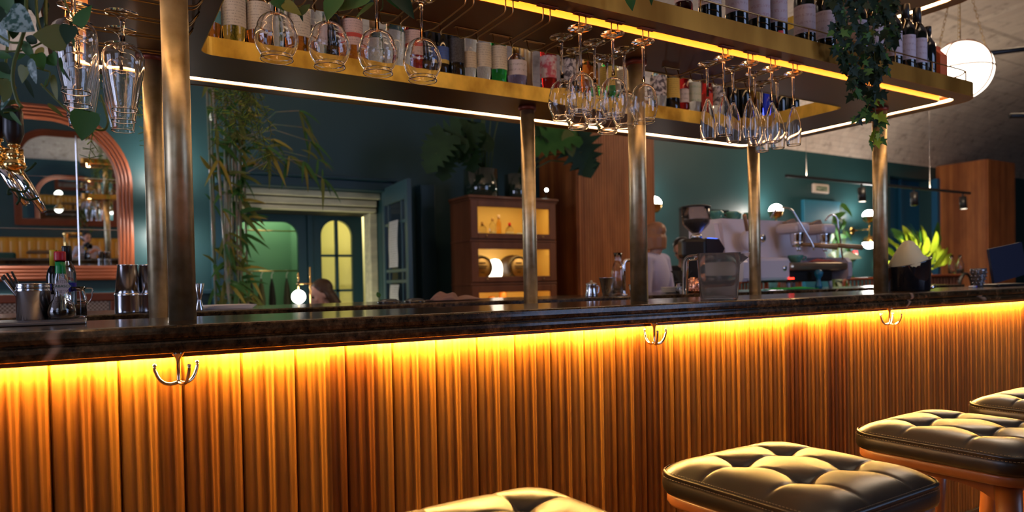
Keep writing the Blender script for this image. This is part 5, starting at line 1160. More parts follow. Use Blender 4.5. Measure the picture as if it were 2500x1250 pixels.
def add_leaf(mb, base, d, nrm, L_, kind, w=1.0, droop=.25, fold=.15, mi=0):
    """a folded, drooping blade from base along d"""
    d = Vector(d).normalized(); nrm = Vector(nrm); sd = d.cross(nrm)
    if sd.length < 1e-5: sd = d.cross(Vector((1, 0, .3)))
    sd.normalize(); nn = sd.cross(d).normalized(); o = leaf_shape(kind); vs = []; B = Vector(base)
    mid = []; 
    for x, y in o: mid.append(y)
    n = len(o)
    for s in (1, 0, -1):
        for x, y in o:
            p = B+d*(y*L_)+sd*(s*x*L_*w)+nn*(fold*abs(s)*x*L_-droop*L_*max(0, y)**2*.5)
            if droop: p.z -= droop*L_*max(0, y)**1.8*.5
            vs.append(p)
    fs = []
    for i in range(n-1):
        fs.append((i, i+1, n+i+1, n+i)); fs.append((n+i, n+i+1, 2*n+i+1, 2*n+i))
    mb.add(vs, fs, True, mi=mi)
LM = ['leaf_dark', 'leaf_mid', 'leaf_olive', 'leaf_silver', 'leaf_yellow', 'leaf_lime']; LMs = [M[k] for k in LM]
def view_leaf(mb, px, py, Y, lpx, ang, kind='heart', mi=0, w=1.0, tiltn=None, droop=.1):
    """leaf centred where the photo shows it, its tip pointing at angle ang in the picture (0 right, 90 up)"""
    c = at(px, py, Y); dd = math.cos(R(ang)); uu = math.sin(R(ang)); d = CR*dd-CD*uu; ppm = FPX/((c-Vector((0, 0, CAMZ))).dot(CF)); Lm = lpx/ppm
    n = -CF+(tiltn if tiltn is not None else Vector((random.uniform(-.5, .5), random.uniform(-.3, .3), random.uniform(-.2, .6)))); d = (d+CF*random.uniform(-.35, .2)).normalized()
    add_leaf(mb, c-d*Lm*.5, d, n, Lm, kind, w, droop, mi=mi)
def vine(mb, pts, r=.0018):
    q = [at(px, py, Y) for px, py, Y in pts]; out = []
    for i in range(len(q)-1):
        p0, p1, p2, p3 = q[max(i-1, 0)], q[i], q[i+1], q[min(i+2, len(q)-1)]
        for k in range(6):
            t = k/6; out.append(.5*((2*p1)+(-p0+p2)*t+(2*p0-5*p1+4*p2-p3)*t*t+(-p0+3*p1-3*p2+p3)*t**3))
    out.append(q[-1]); mb.tube(out, r, 7); return out
# trailing pothos in the left foreground
t = thing('trailing_pothos', 'trailing pothos with heart-shaped leaves hanging at the far left', 'plant', at(60, -60, 1.6))
inv = Matrix.Translation(-Vector(t.location)); st = MB(); lf = MB()
for pts, r in (([(64, -60, 1.6), (64, 0, 1.58), (62, 60, 1.57), (50, 105, 1.57), (34, 155, 1.57), (31, 200, 1.57), (42, 245, 1.57), (53, 262, 1.56)], .0032), ([(85, -60, 1.62), (88, 0, 1.6), (93, 55, 1.58), (110, 95, 1.57), (134, 125, 1.57)], .0028),
               ([(112, -60, 1.64), (111, 0, 1.62), (112, 65, 1.6)], .0035), ([(100, 205, 1.6), (134, 240, 1.58), (180, 283, 1.56), (222, 311, 1.55), (252, 318, 1.55), (263, 302, 1.55), (260, 280, 1.56), (246, 232, 1.58)], .0020),
               ([(0, 88, 1.6), (25, 103, 1.58), (55, 104, 1.57)], .0022), ([(0, 126, 1.62), (60, 122, 1.6), (110, 100, 1.6)], .0018), ([(84, 165, 1.6), (110, 172, 1.6), (122, 178, 1.6), (116, 205, 1.6), (104, 214, 1.6)], .0016), ([(148, -30, 1.6), (165, 20, 1.58), (190, 60, 1.56)], .0018),
               ([(0, 205, 1.62), (22, 217, 1.6), (40, 213, 1.6)], .0024), ([(8, 275, 1.6), (35, 272, 1.6), (52, 262, 1.6)], .0016), ([(30, -60, 1.7), (28, 30, 1.7), (15, 140, 1.68), (5, 260, 1.66)], .0026)): vine(st, pts, r)
for a in ((54, 54, 1.55, 78, -30, 'heart', 3, 1.0), (118, 88, 1.53, 72, 172, 'heart', 2, .95), (166, 86, 1.50, 44, -100, 'heart', 0, 1.0), (208, 34, 1.50, 60, 62, 'heart', 1, .75), (57, 183, 1.54, 38, -110, 'heart', 2, 1.1), (98, 152, 1.55, 48, -60, 'heart', 1, .75), (80, 172, 1.52, 62, -75, 'lance', 3, 2.2),
          (133, 212, 1.53, 62, -80, 'lance', 2, 2.0), (205, 308, 1.52, 66, -100, 'heart', 1, 1.05), (136, 268, 1.54, 46, -40, 'lance', 2, 1.3), (22, 12, 1.6, 46, -70, 'heart', 1, 1), (8, 45, 1.62, 50, -90, 'heart', 0, 1), (36, 20, 1.6, 42, -20, 'heart', 1, 1), (88, 10, 1.62, 60, -95, 'heart', 0, .9), (68, 120, 1.58, 44, -60, 'oval', 1, 1), (76, 96, 1.58, 40, 150, 'oval', 0, 1),
          (10, 135, 1.6, 40, -10, 'oval', 1, .8), (10, 165, 1.6, 46, -40, 'oval', 0, .9), (14, 195, 1.6, 44, -100, 'heart', 1, .9), (16, 228, 1.58, 64, -95, 'lance', 2, 2.2), (30, 250, 1.58, 40, 20, 'oval', 2, .8), (12, 250, 1.58, 40, -110, 'oval', 3, .8), (28, 268, 1.58, 40, 0, 'lance', 0, 1.5), (38, 288, 1.58, 44, -50, 'lance', 1, 1.5), (112, 28, 1.62, 50, -90, 'lance', 3, 1.8), (150, 160, 1.56, 50, -70, 'lance', 1, 1.2), (160, 180, 1.56, 40, -60, 'lance', 0, 1.2),
          (95, 130, 1.56, 36, -120, 'oval', 4, .9), (120, 150, 1.56, 30, -30, 'oval', 1, 1), (132, 145, 1.55, 34, -60, 'heart', 1, .8), (45, 140, 1.58, 34, -150, 'oval', 1, .8), (110, 205, 1.58, 30, -100, 'lance', 1, 1.6), (72, 215, 1.58, 46, -70, 'lance', 0, 1.4), (175, 65, 1.56, 30, -80, 'lance', 0, 1.4), (6, 90, 1.62, 50, -60, 'heart', 3, 1), (20, 280, 1.6, 40, -30, 'oval', 0, 1), (4, 215, 1.6, 40, -90, 'heart', 2, 1), (5, 5, 1.66, 60, -90, 'heart', 0, 1), (60, 0, 1.66, 50, -60, 'heart', 0, 1.0), (100, 60, 1.64, 40, -120, 'oval', 0, 1), (34, 75, 1.64, 40, -90, 'oval', 0, 1), (180, 105, 1.58, 26, -90, 'lance', 1, 2)):
    view_leaf(lf, *a)
st.build('vines', M['vine'], t).matrix_parent_inverse = inv; lf.build('leaves', LMs, t, fix=False).matrix_parent_inverse = inv
# pothos leaves spilling over the shelf above the four round glasses
t = thing('trailing_pothos', 'pothos tendrils with broad leaves above the four large round glasses', 'plant', at(840, -60, 1.47)); inv = Matrix.Translation(-Vector(t.location)); st = MB(); lf = MB()
for pts in ([(715, -60, 1.46), (716, 0, 1.46), (714, 20, 1.46)], [(820, -60, 1.46), (824, -10, 1.46), (815, 10, 1.46)], [(960, -60, 1.46), (955, 0, 1.46)], [(1545, -60, 1.46), (1545, -5, 1.46)], [(930, -60, 1.46), (935, 10, 1.46), (928, 26, 1.46)]): vine(st, pts, .0014)
for a in ((694, 14, 1.46, 52, -30, 'heart', 1, .8), (716, 22, 1.45, 46, -30, 'heart', 4, .7), (742, 22, 1.45, 44, 45, 'lance', 2, 2.4), (734, 35, 1.46, 36, -70, 'lance', 0, 1.5), (810, 20, 1.45, 66, -110, 'heart', 1, .95), (860, 6, 1.44, 80, -160, 'heart', 1, .75), (890, 22, 1.46, 56, 215, 'lance', 1, 2.0), (890, -6, 1.47, 60, -30, 'heart', 0, .8), (985, 8, 1.44, 84, -48, 'heart', 0, .72), (960, -4, 1.46, 60, -60, 'heart', 1, .7), (1540, 2, 1.45, 46, -80, 'heart', 1, .7), (1590, 0, 1.45, 24, -85, 'heart', 1, .5)):
    view_leaf(lf, *a)
st.build('vines', M['vine'], t).matrix_parent_inverse = inv; lf.build('leaves', LMs, t, fix=False).matrix_parent_inverse = inv
# ivy hanging in front of the wine bottles
rnd = random.Random(11); t = thing('hanging_ivy', 'dark ivy hanging over the wine bottles and shelf edge at the right', 'plant', at(2100, -70, 1.46)); inv = Matrix.Translation(-Vector(t.location)); st = MB(); lf = MB()
strands = [[(2030, -60, 1.47), (2040, 40, 1.47), (2050, 110, 1.46), (2062, 150, 1.46)], [(2055, -60, 1.46), (2065, 60, 1.46), (2085, 150, 1.45), (2075, 200, 1.45), (2090, 240, 1.45)], [(2090, -60, 1.46), (2100, 50, 1.45), (2110, 130, 1.45), (2112, 190, 1.44), (2125, 240, 1.44), (2105, 290, 1.44)],
           [(2120, -60, 1.46), (2130, 50, 1.45), (2135, 140, 1.45), (2140, 180, 1.44)], [(2150, -60, 1.47), (2160, 40, 1.46), (2165, 110, 1.46), (2150, 170, 1.45), (2135, 240, 1.44), (2140, 300, 1.44), (2132, 345, 1.44)], [(2175, -60, 1.48), (2172, 20, 1.47), (2178, 90, 1.47)]]
for sdd in strands:
    pts = vine(st, sdd, .0013)
    for q in pts[::1]:
        for _ in range(3 if q.z > 1.95 else 2):
            a = rnd.uniform(-150, -30); dd, uu = math.cos(R(a)), math.sin(R(a)); off = Vector((rnd.uniform(-.028, .028), rnd.uniform(-.015, .012), rnd.uniform(-.02, .02)))
            if q.z < 1.85 and rnd.random() < .2: continue
            mi = 0 if rnd.random() < .8 else 1
            if q.z < 1.80 and rnd.random() < .7: mi = 1 if rnd.random() < .6 else 5
            add_leaf(lf, q+off, CR*dd-CD*uu+CF*rnd.uniform(-.3, .3), -CF+Vector((rnd.uniform(-.8, .8), rnd.uniform(-.4, .4), rnd.uniform(-.3, .8))), rnd.uniform(.026, .044), 'ivy', 1.0, .1, mi=mi)
st.build('vines', M['vine'], t).matrix_parent_inverse = inv; lf.build('leaves', [M['ivy']]+LMs[1:], t, fix=False).matrix_parent_inverse = inv
def wine_blossom(): pass
# bamboo cluster by the portal
rnd = random.Random(5); t = thing('potted_bamboo', 'tall potted bamboo with arching leaves right of the big front post', 'plant', (.86, 5.35, 0)); st = MB(); lf = MB()
L([(0, 0), (.17, 0), (.21, .40), (.20, .42), (.18, .40), (.15, .03), (0, .03)], 28).build('pot', M['black'], t)
M_pot = MB().lathe([(0, .37), (.18, .37), (.18, .375), (0, .375)], 24); M_pot.build('soil', mat('soil', (.03, .018, .01), .9), t)
for i in range(13):
    a = rnd.uniform(0, 6.28); r = rnd.uniform(.02, .13); x, y = r*math.cos(a), r*math.sin(a); tx_, ty_ = x+rnd.uniform(-.12, .12), y+rnd.uniform(-.08, .08); h = rnd.uniform(2.1, 3.0)
    pts = [(x+(tx_-x)*k/8, y+(ty_-y)*k/8, .35+h*k/8) for k in range(9)]; st.tube(pts, [.0085]*8+[.004], 7)
    for k in range(1, 22):
        z = .35+h*k/22; u = (z-.35)/h
        if rnd.random() < .22+.5*u:
            b = Vector((x+(tx_-x)*u, y+(ty_-y)*u, z)); st.tube([b, b+Vector((0, 0, .004))], .0105, 7)
            for _ in range(2):
                an = rnd.uniform(-2.2, 2.2) ; dv = Vector((math.cos(an)*.9+.15, -abs(math.sin(an))*.5, rnd.uniform(-.9, .5)))
                mi = (1 if rnd.random() < .6 else 2) if rnd.random() < .8 else 4
                add_leaf(lf, b, dv, (rnd.uniform(-.6, .6), -1, rnd.uniform(0, .8)), rnd.uniform(.12, .22), 'lance', rnd.uniform(.6, 1.15), .55, mi=mi)
for k in range(11):
    b = Vector((rnd.uniform(.05, .2), rnd.uniform(-.1, .05), rnd.uniform(1.9, 2.45))); e = b+Vector((rnd.uniform(.15, .50), -.08, rnd.uniform(-.12, .18))); st.tube([b, (b+e)/2+Vector((0, 0, .07)), e], .0035, 6)
    for _ in range(4): add_leaf(lf, e, (rnd.uniform(-.2, 1), rnd.uniform(-.4, .1), rnd.uniform(-1, .2)), (0, -1, .4), rnd.uniform(.11, .20), 'lance', rnd.uniform(.5, .9), .7, mi=rnd.choice((1, 1, 2, 2, 4)))
st.build('canes', M['cane'], t); lf.build('leaves', LMs, t, fix=False)
# feathery fern hanging behind the rear rim of the shelf
rnd = random.Random(8); t = thing('feathery_fern', 'feathery asparagus fern hanging behind the rear rim of the shelf', 'plant', (.40, 3.35, 2.75)); st = MB(); lf = MB()
L([(0, -.02), (.09, -.02), (.12, .10), (.11, .10), (.085, .0), (0, .0)], 24).build('pot', M['brass_wire'], t)
st.tube([(0, 0, .08), (0, 0, 1.45)], .003, 6)
for i in range(34):
    x = rnd.choice((rnd.uniform(-.40, -.22), rnd.uniform(.02, .36), rnd.uniform(.04, .30))); L0 = rnd.uniform(.45, .98); y = rnd.uniform(-.12, .12)
    pts = [Vector((0, 0, .09)), Vector((x*.5, y*.6, .12)), Vector((x, y, -.10)), Vector((x+rnd.uniform(-.05, .05), y, -.10-L0*.5)), Vector((x+rnd.uniform(-.10, .14), y, -.10-L0))]
    st.tube(pts, .0011, 5)
    for a_, b_ in zip(pts[1:-1], pts[2:]):
        for k in range(14):
            c = a_.lerp(b_, k/14)
            for _ in range(4):
                dv = Vector((rnd.uniform(-1, 1), rnd.uniform(-.6, .6), rnd.uniform(-.9, .4))).normalized(); l = rnd.uniform(.02, .055); e = c+dv*l
                lf.tube([c, e], .0017, 3, caps=False, mi=rnd.choice((1, 2, 2, 5)))
st.build('stems', M['vine'], t); lf.build('fronds', LMs, t, fix=False)
# monstera and pots on the bookcase
def glass_pot(x, y, r, h, lb):
    t = thing('glass_pot', lb, 'pot', (x, y, 1.973)); L([(0, 0), (r*.92, 0), (r, .015), (r, h), (r*.97, h), (r*.97, .02), (0, .016)], 36).build('pot', M['g_black'] if False else mat('green_black_glass', (.02, .035, .02), .06, spec=.8, coat=.6), t)
    L([(0, h-.03), (r*.96, h-.03), (r*.96, h-.028), (0, h-.028)], 24).build('soil', mat('soil_dark', (.02, .014, .008), .95), t); return t
g1 = glass_pot(3.185, 5.82, .165, .27, 'dark glossy round planter at the left on the bookcase'); g2 = glass_pot(3.60, 5.83, .13, .25, 'second dark glossy planter behind the rear post on the bookcase')
rnd = random.Random(21)
t = thing('monstera', 'large monstera with split leaves spreading from the bookcase top', 'plant', (3.185, 5.82, 1.973+.245)); inv = Matrix.Translation(-Vector(t.location)); st = MB(); lf = MB(); O = Vector(t.location)
for px, py, Y, l, an, kd, mi in ((1075, 355, 5.5, 110, 205, 'monstera', 0), (1065, 375, 5.45, 100, 240, 'monstera', 0), (1110, 340, 5.5, 90, 150, 'monstera', 0), (1135, 350, 5.45, 95, 250, 'monstera', 0), (1085, 400, 5.5, 80, 265, 'monstera', 0), (1150, 385, 5.6, 70, 280, 'monstera', 0), (1120, 310, 5.6, 60, 110, 'oval', 1), (1340, 345, 5.4, 120, 200, 'monstera', 1), (1390, 348, 5.3, 66, -75, 'oval', 2), (1420, 372, 5.35, 120, -62, 'monstera', 0), (1325, 320, 5.5, 90, 160, 'monstera', 0), (1400, 320, 5.4, 70, -20, 'monstera', 0), (1430, 400, 5.35, 70, -70, 'monstera', 0), (1360, 330, 5.45, 70, -120, 'monstera', 1), (1500, 300, 5.3, 50, -80, 'oval', 1), (1190, 345, 5.5, 60, 100, 'oval', 0), (1170, 330, 5.5, 70, 80, 'oval', 0)):
    view_leaf(lf, px, py, Y, l, an, kd, mi, .95); e = at(px, py, Y)
    b = O+Vector((.04 if px < 1250 else .40, 0, -.02)); mid = (b+e)/2+Vector((0, 0, .10)); st.tube([b, mid, e], .007, 7)
for k in range(9): x = rnd.uniform(-.1, .12); st.tube([O+Vector((x, rnd.uniform(-.06, .06), -.03)), O+Vector((x*1.3, 0, .35)), O+Vector((x*1.8+rnd.uniform(-.05, .05), -.02, .75))], .006, 6)
st.build('stems', mat('monstera_stem', (.05, .09, .02), .5), t).matrix_parent_inverse = inv; lf.build('leaves', LMs, t, fix=False).matrix_parent_inverse = inv
# bright tropical plant in a tall vase at the window bay
rnd = random.Random(31); p = at(2235, 650, 5.7); t = thing('tropical_plant', 'brightly lit yellow-green tropical plant in the blue window bay', 'plant', (p.x+.05, 5.7, 0)); st = MB(); lf = MB()
L([(0, 0), (.20, 0), (.23, .3), (.22, .95), (.17, 1.12), (.19, 1.18), (.17, 1.18), (.15, 1.10), (0, 1.10)], 28).build('vase', noisy('wooden_vase', (.25, .10, .03), (.40, .20, .07), 5, .5), t)
for k in range(46):
    an = rnd.uniform(0, 6.28); out = rnd.uniform(.05, .60); h = rnd.uniform(.18, 1.05); b = Vector((rnd.uniform(-.08, .08), rnd.uniform(-.08, .08), 1.12)); e = Vector((out*math.cos(an)*.8, out*math.sin(an)*.5, 1.12+h*.6))
    st.tube([b, (b+e)/2+Vector((0, 0, .05)), e], .008, 6); add_leaf(lf, e, (e-b)+Vector((0, 0, .25)), (rnd.uniform(-.6, .6), -1, rnd.uniform(-.2, .5)), rnd.uniform(.25, .50), 'lance', rnd.uniform(1.2, 2.0), .5, mi=5 if h < .75 else 1)
st.build('stems', M['leaf_lime'], t); lf.build('leaves', LMs, t, fix=False)
sp = bpy.data.lights.new('plant_spot', 'SPOT'); sp.energy = 190; sp.color = (1, .85, .5); sp.spot_size = R(32); sp.shadow_soft_size = .04
so = bpy.data.objects.new('plant_spot', sp); COL.objects.link(so); so.location = (9.6, 4.9, 2.0); so.rotation_euler = (Vector((p.x+.05, 5.7, 1.45))-Vector(so.location)).to_track_quat('-Z', 'Y').to_euler()
# bright variegated plant in front of the blue door
rnd = random.Random(41); p = at(2036, 600, 5.9); t = thing('floor_plant', 'white-green leafy plant glowing in front of the blue door', 'plant', (p.x, 5.9, 0)); st = MB(); lf = MB()
L([(0, 0), (.15, 0), (.19, .38), (.17, .38), (.14, .03), (0, .03)], 24).build('pot', M['black'], t); 
for k in range(26):
    h = rnd.uniform(1.0, 2.15); a = rnd.uniform(-1, 1); b = Vector((.05*a, 0, .3)); e = Vector((.16*a+.05, -.05, h)); st.tube([b, e], .006, 6)
    add_leaf(lf, e, (rnd.uniform(-1, 1.2), -.3, rnd.uniform(-1.0, .4)), (0, -1, .3), rnd.uniform(.16, .30), 'lance', rnd.uniform(1.5, 2.6), .6, mi=3 if rnd.random() < .6 else 1)
st.build('stems', M['vine'], t); lf.build('leaves', [M['leaf_dark'], M['leaf_mid'], M['leaf_olive'], mat('variegated_leaf', (.50, .62, .48), .4), M['leaf_yellow'], M['leaf_lime']], t, fix=False)
sp = bpy.data.lights.new('door_plant_spot', 'SPOT'); sp.energy = 150; sp.color = (.95, 1, .92); sp.spot_size = R(20); sp.shadow_soft_size = .03
so = bpy.data.objects.new('door_plant_spot', sp); COL.objects.link(so); so.location = (9.3, 4.95, 2.1); so.rotation_euler = (Vector((p.x, 5.9, 1.6))-Vector(so.location)).to_track_quat('-Z', 'Y').to_euler()
p = at(929, 738, 2.9); t = thing('sprig', 'tiny green sprig sticking up behind the first upturned bowl', 'plant', (p.x, 2.90, ZF)); m = MB(); m.tube([(0, 0, 0), (-.004, 0, .03)], .0016, 6); m.build('stem', M['vine'], t); m = MB(); add_leaf(m, (-.004, 0, .022), (-.35, 0, 1), (0, -1, 0), .030, 'oval', 1.2); m.build('leaf', [M['leaf_mid']], t, fix=False)
# ------------------------------------------------------------------ lamps
def sconce(px, lb, dx=0):
    p = at(px, 560, 6.22); t = thing('wall_sconce', lb, 'wall lamp', (p.x+dx, 6.22, 1.865))
    m = MB(); m.lathe([(0, 0), (.062, 0), (.062, .012), (.02, .018), (0, .018)], 28, M=Matrix.Translation((0, .28, 0)) @ Matrix.Rotation(R(90), 4, 'X')); m.build('wall_plate', M['brass_bright'], t)
    m = MB(); m.tube([(0, .27, 0), (0, 0, 0)], .009, 10); m.tube([(0, 0, -.14), (0, 0, .14)], .008, 10); m.build('arm', M['brass_bright'], t)
    for s in (1, -1):
        m = MB(); pr = [(0, -.100), (.045, -.094), (.084, -.058), (.100, -.006), (.102, .006), (.097, .006), (.078, -.060), (0, -.094)]
        m.lathe([(r, z*s) for r, z in pr], 28, c=(0, 0, s*.195)); m.build('cup', M['brass_bright'], t)
        m = MB(); m.ell((0, 0, s*.20), .092, 24, 16); prop(m.build('globe', M['globe_small'], t), 'glowing white glass globe')
    return t
for px, lb in ((1597, 'double-globe wall sconce just right of the middle post'), (1895, 'double-globe wall sconce above the coffee machine'), (2122, 'double-globe brass wall sconce left of the right front post'), (398, 'double-globe wall sconce hidden behind the left posts'), (-75, 'double-globe wall sconce left of the arched mirror, out of view')):
    sconce(px, lb)
p = at(2345, 174, 2.5); t = thing('pendant_globe', 'large glowing white globe lamp banded with thin metal at the shelf end', 'pendant lamp', p)
m = MB(); m.ell((0, 0, 0), .196, 40, 26); prop(m.build('globe', M['globe'], t), 'glowing milky globe')
m = MB(); ring = lambda ax, r=.1995: [(r*math.cos(2*PI*k/48)*(0 if ax == 'x' else 1), r*(math.sin(2*PI*k/48) if ax != 'x' else math.cos(2*PI*k/48))*(0 if ax == 'y' else 1), r*math.sin(2*PI*k/48)*(0 if ax == 'z' else 1)) for k in range(48)]
for ax in 'xyz': m.tube(ring(ax), .0048, 6, closed=True)
m.lathe([(0, .202), (.05, .196), (.09, .182), (.09, .188), (.05, .203), (0, .21)], 28); m.build('metal_bands', mat('bronze_band', (.20, .10, .06), .4, .8), t)
for a in (30, 150, 270):
    ch = MB(); x, y = .09*math.cos(R(a)), .09*math.sin(R(a)); r0 = Vector((x*1.9, y*1.9, .06)); r1 = Vector((x*.15, y*.15, .75)); n = 26
    for k in range(n):
        c = r0.lerp(r1, (k+.5)/n); d = (r1-r0).normalized(); s_ = d.cross(Vector((0, 0, 1)) if k % 2 else Vector((1, .3, 0))).normalized()
        ch.tube([c+d*.017*math.cos(2*PI*j/10)+s_*.007*math.sin(2*PI*j/10) for j in range(10)], .0016, 4, closed=True)
    ch.build('chain', M['brass_wire'], t)
m = MB(); m.tube([(0, 0, .20), (0, 0, 1.68)], .003, 6); m.build('cord', M['brass_wire'], t)
# lit track with three spots
tk = thing('spot_track', 'black ceiling-hung track with three spot lamps on the right', 'lighting track', (6.57, 5.0, 2.285))
m = MB(); m.b2((0, -.017, -.015), (3.92, .017, .015)); m.build('rail', M['black'], tk)
for x in (.35, 2.9): m = MB(); m.tube([(x, 0, .01), (x, 0, 1.76)], .002, 5); m.build('cable', M['steel_dull'], tk)
for i, x in enumerate((1.39, 2.52, 3.73)):
    m = MB(); m.tube([(x, 0, -.01), (x, 0, -.07)], .010, 8); m.tube([(x, 0, -.06), (x-.02, -.02, -.225)], [.044, .044], 18); o = m.build('spot', M['black'], tk)
    m = MB(); m.lathe([(0, 0), (.038, 0)], 20, M=Matrix.Translation((x-.0205, -.0205, -.2275))); 
    if i != 1: prop(m.build('lit_face', mat('spot_face', (1, .9, .8), .3, emit=(1, .85, .66), es=5), o), 'lit lamp face')
# exit sign, alarm
t = thing('exit_sign', 'small white exit sign with green lettering on the teal wall', 'sign', (9.275, 6.47, 2.467))
m = MB(); m.box((0, 0, 0), (.37, .05, .14), b=.02); m.build('housing', mat('sign_housing', (.60, .50, .42), .5), t)
m = MB(); m.box((0, -.0255, 0), (.26, .003, .07)); m.build('panel', mat('sign_panel', (.015, .055, .02), .5), t)
tx = bpy.data.curves.new('txt', 'FONT'); tx.body = 'ВЫХОД'; tx.size = .068; tx.align_x = 'CENTER'; tx.align_y = 'CENTER'; to = bpy.data.objects.new('lettering', tx); me = bpy.data.meshes.new_from_object(to); bpy.data.objects.remove(to)
me.materials.append(mat('pale_lettering', (.60, .64, .48), .5)); to = bpy.data.objects.new('lettering', me); COL.objects.link(to); to.parent = t; to.location = (0, -.0275, 0); to.rotation_euler = (R(90), 0, 0)
t = thing('fire_alarm', 'small red fire alarm box on the teal wall by the sconce', 'alarm', (10.11, 6.475, 1.49)); m = MB(); m.box((0, 0, 0), (.11, .05, .13), b=.012); m.build('housing', mat('alarm_red', (.50, .02, .02), .4), t)
m = MB(); m.box((.0, -.027, 0), (.045, .004, .045), b=.001); m.build('button_panel', M['white'], t)
# brass table lamp by the reading person
p = at(729, 720, 5.05); t = thing('table_lamp', 'brass table lamp with a glowing white globe beside the reading person', 'lamp', (p.x+.02, 5.05, .75))
L([(0, 0), (.09, 0), (.09, .012), (0, .012)], 24).build('base', M['brass_bright'], t)
m = MB(); m.tube([(.065, 0, .012), (.065, 0, .56)], .007, 8); m.tube([(.085, 0, .44), (-.035, 0, .44)], .006, 8); m.tube([(-.02, 0, .52), (-.02, 0, .40)], .007, 8); m.build('arms', M['brass_bright'], t)
m = MB(); m.ell((-.02, 0, .348), .049, 22, 14); prop(m.build('globe', mat('lit_table_globe', (.9, .9, .9), .4, emit=(1, .95, .88), es=9), t), 'glowing white globe')
t = thing('side_table', 'small round side table carrying the brass lamp', 'table', (p.x+.02, 5.05, 0)); L([(0, 0), (.16, 0), (.16, .012), (.02, .03), (.02, .72), (0, .72)], 20).build('pedestal', M['black'], t); L([(0, .72), (.25, .72), (.25, .749), (0, .749)], 30).build('table_top', M['cab_wood'], t)
# coats in the niche
rail = MB(); rail.tube([(1.20, 7.42, 1.335), (1.86, 7.42, 1.335)], .008, 8); ra = rail.build('coat_rail', M['brass_wire']); prop(ra, 'brass coat rail across the green niche', 'rail')
rail = MB(); rail.tube([(1.20, 7.42, 1.75), (1.86, 7.42, 1.75)], .007, 8); prop(rail.build('coat_rail', M['brass_wire']), 'upper thin brass rail in the green niche', 'rail')
coatc = [('dark brown coat at the left in the green niche', (.030, .020, .014)), ('black coat second in the green niche', (.012, .010, .009)), ('olive coat in the middle of the green niche', (.09, .075, .03)), ('black jacket right of the olive coat', (.016, .012, .010)), ('grey-brown coat at the right in the green niche', (.06, .055, .035))]
for i, (x, (lb, c)) in enumerate(zip((1.27, 1.37, 1.475, 1.58, 1.73), coatc)):
    t = thing('coat', lb, 'coat', (x, 7.42, .25)); m = MB(); vs = []; K = 18; s = .9 if i != 3 else .8
    for z, rx, ry in ((0, .125, .09), (.45, .115, .08), (.80, .095, .07), (.93, .06, .05), (1.0, .02, .02), (1.01, 0, 0)):
        for k in range(K): a = 2*PI*k/K; w = 1+.08*math.sin(5*a+i); vs.append((rx*w*math.cos(a)*s*.40, ry*w*math.sin(a), z))
    m.add(vs, [(a*K+k, a*K+(k+1) % K, (a+1)*K+(k+1) % K, (a+1)*K+k) for a in range(5) for k in range(K)], True); m.build('cloth', mat('coat_cloth', c, .9), t)
    m = MB(); m.tube(bend([(0, 0, 1.0), (0, 0, 1.05), (.018, 0, 1.075), (0, 0, 1.095), (-.014, 0, 1.085)], 3, .01), .004, 6); m.build('hanger_hook', M['white'], t)
# ------------------------------------------------------------------ seating across the room
t = thing('cane_bench', 'wood-framed bench with woven cane back under the arched mirror', 'bench', (-.85, 5.40, 0))
m = MB(); m.b2((-.9, 0, 1.10), (.99, .04, 1.155), b=.008); m.b2((.945, 0, 0), (.99, .04, 1.10), b=.006); m.b2((.60-.0, 0, .50), (.63, .035, 1.10), b=.004); m.b2((-.9, 0, .52), (.99, .04, .57), b=.006); m.b2((-.25, 0, .5), (-.21, .04, 1.10), b=.004); m.build('frame', M['frame_wood'], t)
def cane_mat():
    m = mat('woven_cane', (.45, .36, .28), .7); v = coords(m, (1, 1, 1)); c = nd(m, 'ShaderNodeTexChecker'); lk(m, v, c.inputs[0]); c.inputs['Scale'].default_value = 80
    c.inputs['Color1'].default_value = (.40, .31, .23, 1); c.inputs['Color2'].default_value = (.16, .10, .06, 1); lk(m, c.outputs[0], bsdf(m).inputs['Base Color']); return m
m = MB(); m.b2((-.88, .014, .57), (.94, .026, 1.10)); m.build('cane_back', cane_mat(), t)
m = MB(); m.b2((-.9, .04, .38), (.99, .50, .46), b=.03); m.build('seat', M['mustard'], t)
def slat_chair(px, lb, Y, rz, W=.50):
    p = at(px, 690, Y); t = thing('slatted_chair', lb, 'chair', (p.x, Y, 0), R(rz)); top = 1.15-.02
    m = MB(); pts = bend([(-W/2, .0, .72), (-W/2, -.02, top), (W/2, -.02, top), (W/2, 0, .72)], 5, .06); m.tube(pts, .017, 10); m.build('back_frame', M['frame_wood'], t)
    m = MB(); 
    for k in range(9): x = -W/2+.03+(W-.06)*k/8; m.b2((x-.008, -.02, .74), (x+.008, -.006, top-.01))
    m.build('back_slats', M['frame_wood'], t); m = MB(); m.box((0, .20, .72), (W, .42, .04), b=.012); m.build('seat', M['frame_wood'], t)
    for sx in (-1, 1):
        for y in (.02, .38): m = MB(); m.tube([(sx*(W/2-.02), y, .72), (sx*W/2, y, 0)], .014, 8); m.build('leg', M['frame_wood'], t)
    return t
slat_chair(2098, 'orange wooden slatted chair back left of the right front post', 5.0, 0, .68); slat_chair(1835, 'wooden chair partly seen under the coffee machine', 5.0, 0, .45); slat_chair(1925, 'wooden chair right of the machine foot, mostly hidden', 5.4, 0, .40)
x0 = at(2150, 690, 4.8).x; x1 = at(2345, 690, 4.8).x; t = thing('slatted_divider', 'long slatted wooden divider with a ledge at the right', 'divider', (x0, 4.8, 0)); w_ = x1-x0
m = MB(); m.b2((0, -.06, 1.135), (w_, .06, 1.165), b=.01); m.build('ledge', M['frame_wood'], t); m = MB()
n_ = int(w_/.075)
